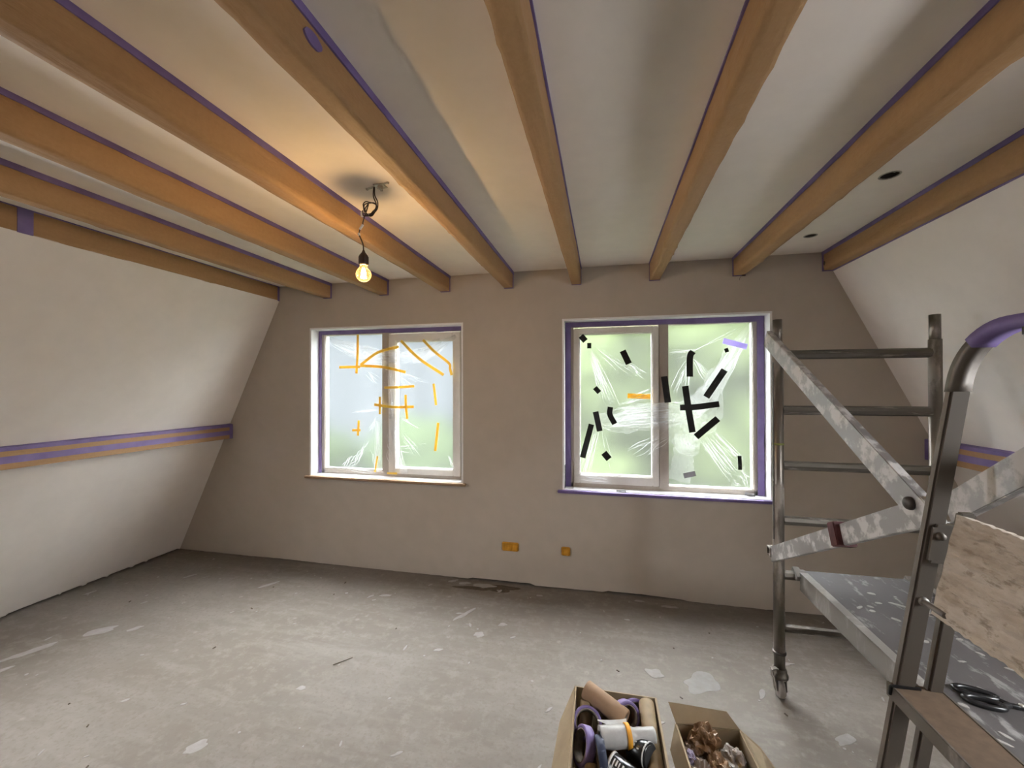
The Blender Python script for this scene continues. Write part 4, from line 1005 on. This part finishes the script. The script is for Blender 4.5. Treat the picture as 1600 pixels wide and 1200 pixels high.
for k in range(13):
    a = PI / 2 * k / 12; z = zt - R_ + R_ * math.sin(a); path.append((lx(z), ya - R_ + R_ * math.cos(a), z))
for k in range(12, -1, -1):
    a = PI / 2 * k / 12; z = zt - R_ + R_ * math.sin(a); path.append((lx(z), yb + R_ - R_ * math.cos(a), z))
path.append((lx(1.565), yb, 1.565))
hp = sweep_rect('hoop', path, SW, ST, M['ladder'])
bm = None
sweep_rect('purple_tape', [p for p in path[7:20]], SW, ST, M['purple'], 0.0025, hp)
bm = BM(); add_box(bm, lx(1.69) + 0.004, lx(1.69) + 0.03, -2.30, -2.262, 1.672, 1.702, bev=0.003); obj('hoop_clip', bm, M['blackplastic'], ld_)
for z in (0.905, 0.655, 0.405, 0.155):
    x = lx(z)
    bm = BM(); add_box(bm, x - 0.006, x + 0.090, LY1 + 0.004, LY0 - 0.004 - 0.0, z - 0.004, z, bev=0.001)
    tr = obj('tread', bm, M['stepbrown'], ld_)
    bm = BM(); add_box(bm, x - 0.010, x - 0.004, LY1 + 0.002, LY0 - 0.002, z - 0.030, z + 0.001, bev=0.001); add_box(bm, x + 0.086, x + 0.092, LY1 + 0.002, LY0 - 0.002, z - 0.030, z + 0.001, bev=0.001); obj('tread_lip', bm, M['ladder'], tr)
    bm = BM(); add_bar(bm, (x - 0.012, LY0 - 0.022, z + 0.0025), (x + 0.045, LY0 - 0.020, z + 0.0025), 0.006, 0.006, bev=0.001); add_bar(bm, (x - 0.012, LY0 - 0.022, z + 0.0025), (x - 0.014, LY0 - 0.020, z - 0.018), 0.006, 0.006, bev=0.001); obj('end_cap', bm, M['blackplastic'], tr)
# hinge bracket with smeared plaster, pin, and the folded-up platform caked in plaster
bm = BM(); add_box(bm, lx(1.24) + 0.010, lx(1.24) + 0.088, LY0 - ST - 0.006, LY0 - ST - 0.001, 1.19, 1.275, bev=0.006)
for v in bm.verts: v.co.x += 0.16 * (v.co.z - 1.24)
add_lathe(bm, [(0, 0.010), (0.007, 0.009), (0.009, 0.003), (0.009, 0)], (lx(1.25) + 0.024, LY0 - ST - 0.005, 1.25), axis=(0, -1, 0), n=12)
obj('hinge_bracket', bm, M['ladder'], ld_)
bm = BM(); add_tube(bm, [(0.688, LY0 - 0.012, 1.103), (0.688, -2.20, 1.103)], 0.006, 12); add_lathe(bm, [(0, 0.006), (0.009, 0.005), (0.010, 0), (0, -0.001)], (0.688, LY0 - 0.022, 1.103), axis=(0, -1, 0), n=12); obj('hinge_pin', bm, M['deckrail'], ld_)
bm = BM(); nu, nv = 110, 64; g1 = []; g2 = []
ys0, ys1 = -2.163, -2.500; bz0, bz1 = 1.088, 1.304; bx0_, bx1_ = 0.690, 0.737
for i in range(nu + 1):
    r1, r2 = [], []
    for j in range(nv + 1):
        u, v = i / nu, j / nv
        y = ys0 + (ys1 - ys0) * u + (0.004 * N(v * 6, 2) if i == 0 else 0); z = bz0 + (bz1 - bz0) * v + (0.005 * N(u * 9, 7) + 0.003 * N(u * 30, 7)) * (1 if j in (0, nv) else 0)
        x = bx0_ + (bx1_ - bx0_) * v
        e = min(1, min(i, nu - i, j, nv - j) / 3)
        d = 0.006 * N(y * 13, z * 45, 1) + 0.006 * N(y * 28 + z * 20, z * 85, 4) + 0.006 * max(0, N(y * 50, z * 80, 8)) - 0.004 * max(0, N(y * 35, z * 110, 12))
        r1.append(bm.verts.new((x - 0.003 - d * e, y, z))); r2.append(bm.verts.new((x + 0.022, y, z - 0.006)))
    g1.append(r1); g2.append(r2)
for i in range(nu):
    for j in range(nv):
        bm.faces.new((g1[i][j], g1[i + 1][j], g1[i + 1][j + 1], g1[i][j + 1])); bm.faces.new((g2[i][j], g2[i][j + 1], g2[i + 1][j + 1], g2[i + 1][j]))
for i in range(nu):
    bm.faces.new((g1[i][0], g2[i][0], g2[i + 1][0], g1[i + 1][0])); bm.faces.new((g1[i][nv], g1[i + 1][nv], g2[i + 1][nv], g2[i][nv]))
for j in range(nv):
    bm.faces.new((g1[0][j], g1[0][j + 1], g2[0][j + 1], g2[0][j])); bm.faces.new((g1[nu][j], g2[nu][j], g2[nu][j + 1], g1[nu][j + 1]))
pl = obj('platform', bm, M['board'], ld_); pl['label'] = 'folded-up ladder platform caked with rough dried plaster'

# ------------------------------------------------------------------ cardboard boxes
def R2(x, y, a): return (x * math.cos(a) - y * math.sin(a), x * math.sin(a) + y * math.cos(a))
def panel(bm, pts, th=0.004, nrm=None):
    """thin cardboard panel from a planar outline"""
    P = [Vector(p) for p in pts]; n = (P[1] - P[0]).cross(P[2] - P[0]).normalized() * th
    a = [bm.verts.new(p) for p in P]; b = [bm.verts.new(p + n) for p in P]
    bm.faces.new(a); bm.faces.new(b[::-1]); k = len(P)
    for i in range(k): bm.faces.new((a[i], b[i], b[(i + 1) % k], a[(i + 1) % k]))
def box(name, lab, cx, cy, w, d, h, rot, flaps):
    root = thing(name, lab, 'box', (cx, cy, 0.006), 'cardboard boxes on the floor')
    def T(x, y, z): q = R2(x, y, rot); return (cx + q[0], cy + q[1], z)
    zb = 0.008
    bm = BM()
    panel(bm, [T(-w / 2, -d / 2, zb), T(w / 2, -d / 2, zb), T(w / 2, d / 2, zb), T(-w / 2, d / 2, zb)])
    panel(bm, [T(-w / 2, d / 2, zb), T(w / 2, d / 2, zb), T(w / 2, d / 2, h), T(-w / 2, d / 2, h)]); panel(bm, [T(w / 2, -d / 2, zb), T(-w / 2, -d / 2, zb), T(-w / 2, -d / 2, h), T(w / 2, -d / 2, h)])
    panel(bm, [T(-w / 2, -d / 2, zb), T(-w / 2, d / 2, zb), T(-w / 2, d / 2, h), T(-w / 2, -d / 2, h)]); panel(bm, [T(w / 2, d / 2, zb), T(w / 2, -d / 2, zb), T(w / 2, -d / 2, h), T(w / 2, d / 2, h)])
    obj('box_body', bm, M['card'], root)
    for fl_ in flaps:
        bm = BM(); panel(bm, [T(*p) for p in fl_], 0.004); obj('flap', bm, M['card'], root)
    return T
w, d, h = 0.325, 0.46, 0.30
TA = box('cardboard_box', 'taller open cardboard box full of purple tape rolls and paper rolls', 0.045, -1.672, w, d, h, 0.01,
    [[(-w / 2, -d / 2, h), (-w / 2, d / 2, h), (-w / 2 - 0.055, d / 2 - 0.11, h - 0.075), (-w / 2 - 0.075, -d / 2, h - 0.095)],
     [(w / 2, d / 2, h), (w / 2, -d / 2, h), (w / 2 + 0.008, -d / 2, h - 0.12), (w / 2 + 0.008, d / 2 - 0.10, h - 0.12)]])
w2_, d2_, h2_ = 0.245, 0.33, 0.20
TB = box('cardboard_box', 'lower open cardboard box stuffed with crumpled brown paper', 0.4215, -1.585, w2_, d2_, h2_, 0.085,
    [[(-w2_ / 2, d2_ / 2, h2_), (w2_ / 2, d2_ / 2, h2_), (w2_ / 2 - 0.035, d2_ / 2 + 0.045, h2_ + 0.035), (-w2_ / 2 - 0.018, d2_ / 2 + 0.055, h2_ + 0.045)],
     [(-w2_ / 2, -d2_ / 2, h2_), (-w2_ / 2, d2_ / 2, h2_), (-w2_ / 2 - 0.035, d2_ / 2 - 0.06, h2_ - 0.06), (-w2_ / 2 - 0.035, -d2_ / 2, h2_ - 0.06)],
     [(w2_ / 2, d2_ / 2, h2_), (w2_ / 2, -d2_ / 2, h2_), (w2_ / 2 + 0.10, -d2_ / 2, h2_ - 0.07), (w2_ / 2 + 0.085, d2_ / 2 - 0.15, h2_ - 0.045), (w2_ / 2 + 0.05, d2_ / 2 - 0.06, h2_ - 0.015)]])

# contents of the first box
def tape_roll(c, ax, ro, ri, wd, lab, mat='purpleroll', grp='tape rolls in the cardboard box'):
    root = thing('tape_roll', lab, 'tape roll', c, grp)
    bm = BM(); add_lathe(bm, [(ri + 0.003, -wd / 2), (ro - 0.0015, -wd / 2), (ro, -wd / 2 + 0.0015), (ro, wd / 2 - 0.0015), (ro - 0.0015, wd / 2), (ri + 0.003, wd / 2)], c, ax, 40, closed=True); obj('tape', bm, M[mat], root)
    bm = BM(); add_lathe(bm, [(ri, -wd / 2 - 0.0005), (ri + 0.003, -wd / 2 - 0.0005), (ri + 0.003, wd / 2 + 0.0005), (ri, wd / 2 + 0.0005)], c, ax, 40, closed=True); obj('core', bm, M['rollcore'], root)
tape_roll((-0.066, -1.585, 0.262), (0.10, -0.60, 0.78), 0.056, 0.042, 0.030, 'purple tape roll facing up, near the far left corner of the taller box')
tape_roll((-0.074, -1.690, 0.262), (-0.86, -0.32, 0.36), 0.062, 0.047, 0.032, 'purple tape roll standing on edge against the left wall of the taller box')
tape_roll((0.082, -1.527, 0.270), (0.50, -0.78, 0.36), 0.055, 0.040, 0.034, 'bright purple tape roll in front of the end of the slanting kraft paper roll')
tape_roll((0.122, -1.478, 0.245), (0.25, -0.80, 0.50), 0.055, 0.041, 0.030, 'purple tape roll mostly hidden at the back of the taller box')
tape_roll((-0.012, -1.722, 0.262), (0.95, 0.20, 0.08), 0.062, 0.042, 0.028, 'dark blue tape roll seen edge-on beside the black packages', 'blue')
# kraft paper roll lying across the back corner
def roll(c0, c1, r, mat, lab, name, cat, hole=0.55, grp=None):
    root = thing(name, lab, cat, ((c0[0] + c1[0]) / 2, (c0[1] + c1[1]) / 2, min(c0[2], c1[2]) - r), grp)
    ax = Vector(c1) - Vector(c0); L = ax.length; ri = r * hole
    bm = BM(); add_lathe(bm, [(ri, 0), (r - 0.002, 0), (r, 0.002), (r, L - 0.002), (r - 0.002, L), (ri, L)], c0, ax, 36, closed=True); obj('paper', bm, M[mat], root)
    bm = BM(); add_lathe(bm, [(ri - 0.003, 0.002), (ri, 0.002), (ri, L - 0.002), (ri - 0.003, L - 0.002)], c0, ax, 30, closed=True); obj('core', bm, M['rollcore'], root)
    return root
roll((-0.075, -1.478, 0.318), (0.080, -1.560, 0.282), 0.036, 'tube', 'smooth brown kraft paper roll slanting across the back of the taller box', 'paper_roll', 'paper roll', 0.6, 'paper rolls in the taller box')
roll((0.166, -1.462, 0.285), (0.176, -1.80, 0.235), 0.030, 'tan', 'tan paper roll lying along the right wall of the taller box', 'paper_roll', 'paper roll', 0.6, 'paper rolls in the taller box')
roll((-0.075, -1.555, 0.20), (-0.070, -1.505, 0.292), 0.026, 'tan', 'short tan roll end peeking out behind the upward-facing purple tape roll', 'paper_roll', 'paper roll', 0.6, 'paper rolls in the taller box')
roll((-0.045, -1.79, 0.21), (-0.048, -1.74, 0.245), 0.022, 'card', 'small yellowish roll low in the taller box, left of the blue tape roll', 'paper_roll', 'paper roll', 0.6, 'paper rolls in the taller box')
# masking film roll with orange band
root = thing('film_roll', 'white plastic film roll held by an orange band on top of the taller box', 'film roll', (0.08, -1.66, 0.26))
c0 = Vector((-0.016, -1.688, 0.302)); c1 = Vector((0.178, -1.632, 0.300)); ax = c1 - c0; L = ax.length
M['whitefilm'] = plain('white_film', (0.44, 0.43, 0.42), 0.38, var=0.06, scale=40, bs=0.3)
bm = BM(); nb, na = 24, 28; s_, u_ = frame_of(ax); prev = None; axn = ax.normalized()
for i in range(nb + 1):
    t = i / nb; r = 0.036 if t < 0.52 else (0.036 - 0.011 * min(1, (t - 0.52) / 0.08)); cur = []
    for k in range(na):
        a = 2 * PI * k / na; q = r * (1 + 0.07 * N(t * 9, k * 0.55, 3) + 0.05 * N(t * 3, 2.2 * math.cos(a), 2.2 * math.sin(a)))
        cur.append(bm.verts.new(c0 + axn * (L * t) + s_ * q * math.cos(a) + u_ * q * math.sin(a)))
    if prev:
        for k in range(na): bm.faces.new((prev[k], cur[k], cur[(k + 1) % na], prev[(k + 1) % na])).smooth = True
    else: first = cur
    prev = cur
bm.faces.new(prev); inn = [bm.verts.new(c0 + (v.co - c0) * 0.55) for v in first]
deep = [bm.verts.new(v.co + axn * 0.05) for v in inn]
for k in range(na): k2 = (k + 1) % na; bm.faces.new((first[k], first[k2], inn[k2], inn[k])); bm.faces.new((inn[k], inn[k2], deep[k2], deep[k]))
bm.faces.new(deep)
obj('rolled_film', bm, M['whitefilm'], root)
bm = BM(); add_lathe(bm, [(0.0375, -0.008), (0.040, -0.008), (0.040, 0.008), (0.0375, 0.008)], c0 + axn * L * 0.50, ax, 32, closed=True); obj('band', bm, plain('orange_band', (0.72, 0.33, 0.03), 0.6), root)
bm = BM(); prev = None
for i in range(9):
    t = i / 8; p = c0 + axn * (0.10 - 0.11 * t) + Vector((0, 0.02 + 0.008 * t, 0.030 + 0.012 * t * t)); w = 0.022 * (1 - t) + 0.002
    cur = [bm.verts.new(p + Vector((0, w, 0.002 * N(i)))), bm.verts.new(p + Vector((0.004 * N(i, 3), -w, -0.008 * (1 - t)))) ]
    if prev: bm.faces.new((prev[0], cur[0], cur[1], prev[1]))
    prev = cur
obj('loose_film_tip', bm, M['whitefilm'], root, recalc=False)
# black packages
def pack(c0, c1, r, lab, cap):
    root = thing('black_package', lab, 'package', ((c0[0] + c1[0]) / 2, (c0[1] + c1[1]) / 2, c0[2] - r), 'black packages in the taller box')
    ax = Vector(c1) - Vector(c0); L = ax.length; axn = ax.normalized(); s, u = frame_of(axn)
    bm = BM(); add_lathe(bm, [(0, 0), (r - 0.004, 0), (r, 0.004), (r, L - 0.004), (r - 0.004, L), (0, L)], c0, ax, 36); obj('sleeve', bm, M['blackplastic'], root)
    if cap:
        bm = BM(); add_lathe(bm, [(r - 0.001, L - 0.010), (r + 0.0012, L - 0.010), (r + 0.0012, L - 0.005), (r - 0.001, L - 0.005)], c0, ax, 36, closed=True); obj('white_rim', bm, M['whiteprint'], root)
        bm = BM(); add_lathe(bm, [(0, L + 0.002), (r - 0.006, L + 0.002), (r - 0.004, L), (0, L)], c0, ax, 36); obj('lid', bm, M['black'], root)
    else:
        bm = BM(); add_lathe(bm, [(r - 0.006, -0.001), (r + 0.001, -0.001), (r + 0.001, 0.008), (r - 0.006, 0.008)], c0, ax, 36, closed=True); obj('white_rim', bm, M['whiteprint'], root)
    return root, Vector(c0), axn, s, u, L
def print_patch(root, c0, axn, s, u, r, h0, h1, a0, a1):
    bm = BM(); n = 5; prev = None
    for i in range(n + 1):
        a = a0 + (a1 - a0) * i / n; rad = (s * math.cos(a) + u * math.sin(a)) * (r + 0.0012)
        cur = [bm.verts.new(c0 + axn * h0 + rad), bm.verts.new(c0 + axn * h1 + rad)]
        if prev: bm.faces.new((prev[0], cur[0], cur[1], prev[1]))
        prev = cur
    obj('print', bm, M['whiteprint'], root, recalc=False)
rt_, c_, a_, s_, u_, L_ = pack((0.020, -1.742, 0.262), (0.105, -1.790, 0.250), 0.040, 'black package with white print lying beside the blue tape roll', False)
up_a = math.atan2(u_.dot(Vector((0, -0.6, 0.8))), s_.dot(Vector((0, -0.6, 0.8))))
for (h0, h1, d0, d1) in ((0.016, 0.020, -0.5, 0.35), (0.026, 0.031, -0.1, 0.35), (0.036, 0.040, -0.1, 0.3), (0.048, 0.054, -0.75, 0.30), (0.064, 0.070, -0.6, -0.48), (0.064, 0.070, -0.42, -0.30), (0.064, 0.070, -0.22, -0.10), (0.064, 0.070, -0.02, 0.10), (0.064, 0.070, 0.16, 0.26)):
    print_patch(rt_, c_, a_, s_, u_, 0.040, h0, h1, up_a + d0, up_a + d1)
rt_, c_, a_, s_, u_, L_ = pack((0.098, -1.655, 0.258), (0.158, -1.700, 0.272), 0.043, 'black package with a round black lid and white rim, right of the printed one', True)
up_a = math.atan2(u_.dot(Vector((-0.2, -0.5, 0.85))), s_.dot(Vector((-0.2, -0.5, 0.85))))
for (h0, h1, d0, d1) in ((0.020, 0.034, -0.1, 0.08), (0.020, 0.036, 0.18, 0.30), (0.044, 0.052, -0.2, -0.1)):
    print_patch(rt_, c_, a_, s_, u_, 0.043, h0, h1, up_a + d0, up_a + d1)
bm = BM()                                                         # hidden lower layer carries the contents
# crumpled paper in the lower box
bm.free()
def crumple(c, r, sq, seed, mat, lab, name='crumpled_paper', cat='paper'):
    bm = BM(); bmesh.ops.create_icosphere(bm, subdivisions=4, radius=1)
    rot = Matrix.Rotation(seed * 1.7, 3, 'Z') @ Matrix.Rotation(seed * 0.9, 3, 'X')
    for v in bm.verts:
        p = v.co.copy(); q = rot @ p
        d = 1 - 0.42 * abs(N(q.x * 1.5, q.y * 1.5, q.z * 1.5 + seed)) * 2 + 0.30 * abs(N(q.x * 3.2 + seed, q.y * 3.2, q.z * 3.2)) - 0.10 * abs(N(q.x * 7, q.y * 7 + seed, q.z * 7))
        v.co = Vector((c[0] + p.x * d * r * sq[0], c[1] + p.y * d * r * sq[1], c[2] + p.z * d * r * sq[2]))
    return tag(obj(name, bm, M[mat]), lab, cat, 'crumpled scraps in the lower box')
crumple((0.385, -1.475, 0.175), 0.070, (0.85, 0.75, 1.05), 1, 'scrap', 'tallest crumpled brown paper wad rising out of the lower box')
crumple((0.335, -1.495, 0.135), 0.052, (0.9, 0.8, 0.9), 2, 'scrap2', 'dull crumpled paper in the far left corner of the lower box')
crumple((0.415, -1.560, 0.150), 0.062, (0.65, 1.1, 0.9), 3, 'scrap', 'crumpled brown paper strip in the middle of the lower box')
crumple((0.480, -1.505, 0.150), 0.050, (0.9, 1.1, 0.9), 4, 'scrapw', 'crumpled translucent wrapping at the right side of the lower box')
crumple((0.345, -1.600, 0.150), 0.056, (0.8, 1.2, 0.8), 5, 'scrap2', 'crumpled brown paper along the left side of the lower box')
crumple((0.320, -1.548, 0.172), 0.024, (0.8, 1.4, 0.6), 6, 'scrapp', 'small mauve tape scrap by the left wall of the lower box')
crumple((0.468, -1.585, 0.158), 0.030, (0.9, 1.0, 0.8), 7, 'scrapy', 'small yellow scrap near the right side of the lower box')
crumple((0.425, -1.635, 0.160), 0.040, (1.2, 0.8, 0.6), 8, 'scrapp', 'mauve crumpled tape at the near end of the lower box')
crumple((0.505, -1.600, 0.150), 0.040, (0.5, 1.4, 0.9), 9, 'blackplastic', 'glossy black plastic scrap against the right wall of the lower box')

# ------------------------------------------------------------------ outdoors, seen blurred through the milky panes
bm = BM(); quad((-40, 0.5, -3.2), (40, 0.5, -3.2), (40, 70, -3.2), (-40, 70, -3.2)); struct('ground', bm, M['lawn'])
def tree(x, y, ztop, r, lab, seed, mat, zlow=-2.4):
    root = thing('tree', lab, 'tree', (x, y, -3.2), 'trees behind the windows')
    bm = BM(); add_tube(bm, [(x, y, -3.25), (x + 0.05, y, -1.5), (x, y + 0.05, ztop - r)], [0.17, 0.13, 0.08], 10); obj('trunk', bm, M['bark'], root)
    bm = BM()
    rnd = random.Random(seed)
    nk = 12
    for k in range(nk):
        q = rnd.uniform(0.5, 0.75) * r; th = rnd.uniform(0, 2 * PI); rr = rnd.uniform(0, 0.55) * r
        c = (x + rr * math.cos(th), y + rr * math.sin(th), zlow + q + (ztop - 2 * q - zlow) * k / (nk - 1))
        ret = bmesh.ops.create_icosphere(bm, subdivisions=3, radius=1)
        for v in ret['verts']:
            p = v.co; d = 1 + 0.25 * N(p.x * 3 + k, p.y * 3, p.z * 3 + seed) + 0.12 * N(p.x * 9, p.y * 9 + k, p.z * 9)
            v.co = Vector((c[0] + p.x * d * q, c[1] + p.y * d * q, c[2] + p.z * d * q))
    obj('foliage', bm, M[mat], root)
# neighbouring pale-clad house behind the left window, hedge trees behind the right one
hs = thing('house', 'pale blue-grey clad house blurred behind the upper part of the left window', 'building', (-9.0, 12.0, -3.2))
bm = BM(); add_box(bm, -17, -4.2, 12.0, 18.0, -3.2, 6.5); obj('wall', bm, plain('pale_render', (0.026, 0.028, 0.0295), 0.9, spec=0.0, var=0.03, scale=0.6), hs)
bm = BM()
for px in (-12.2, -10.6, -8.9, -7.3, -5.8): add_box(bm, px, px + 0.35, 11.9, 12.02, -3.2, 6.4)
obj('pilaster', bm, plain('grey_render', (0.019, 0.0205, 0.0215), 0.9, spec=0.0), hs)
bm = BM(); bmesh.ops.create_cone(bm, cap_ends=True, segments=4, radius1=10.0, radius2=0.5, depth=3.0)
bmesh.ops.rotate(bm, verts=bm.verts, cent=(0, 0, 0), matrix=Matrix.Rotation(PI / 4, 3, 'Z')); bmesh.ops.translate(bm, verts=bm.verts, vec=(-10.6, 15, 8.0)); obj('roof', bm, M['bark'], hs)
tree(-8.6, 7.4, 0.55, 1.5, 'low green tree blurred behind the left pane of the left window', 3, 'leaf2')
tree(-4.6, 7.2, 0.75, 1.5, 'low green tree blurred behind the right sash of the left window', 5, 'leaf2')
tree(-0.7, 7.4, 4.2, 2.0, 'tall green tree blurred behind the left sash of the right window', 6, 'leaf')
tree(3.2, 7.0, 4.4, 2.0, 'tall bright green tree blurred behind the right pane of the right window', 8, 'leaf')
tree(8.2, 9.5, 4.6, 2.2, 'tall tree farther right, beyond the right edge of the right window', 9, 'leaf2')
tree(1.5, 13.0, 6.5, 2.8, 'tall green tree farther back, seen between the two behind the right window', 12, 'leaf')
hg = thing('hedge', 'long tall green hedge blurred behind both panes of the right window', 'hedge', (5.0, 19.5, -3.2))
bm = BM(); prev = None
for i in range(91):
    x = -3.6 + 19.0 * i / 90; cur = []
    for k in range(15):
        a = PI * k / 14; d = 1 + 0.10 * N(x * 0.8, k * 0.5) + 0.05 * N(x * 3, k * 1.5)
        cur.append(bm.verts.new((x, 19.5 - 1.6 * d * math.cos(a), -3.25 + 14.0 * d * math.sin(a) ** 0.35)))
    if prev:
        for k in range(14): bm.faces.new((prev[k], cur[k], cur[k + 1], prev[k + 1])).smooth = True
    prev = cur
obj('foliage', bm, M['leaf'], hg)
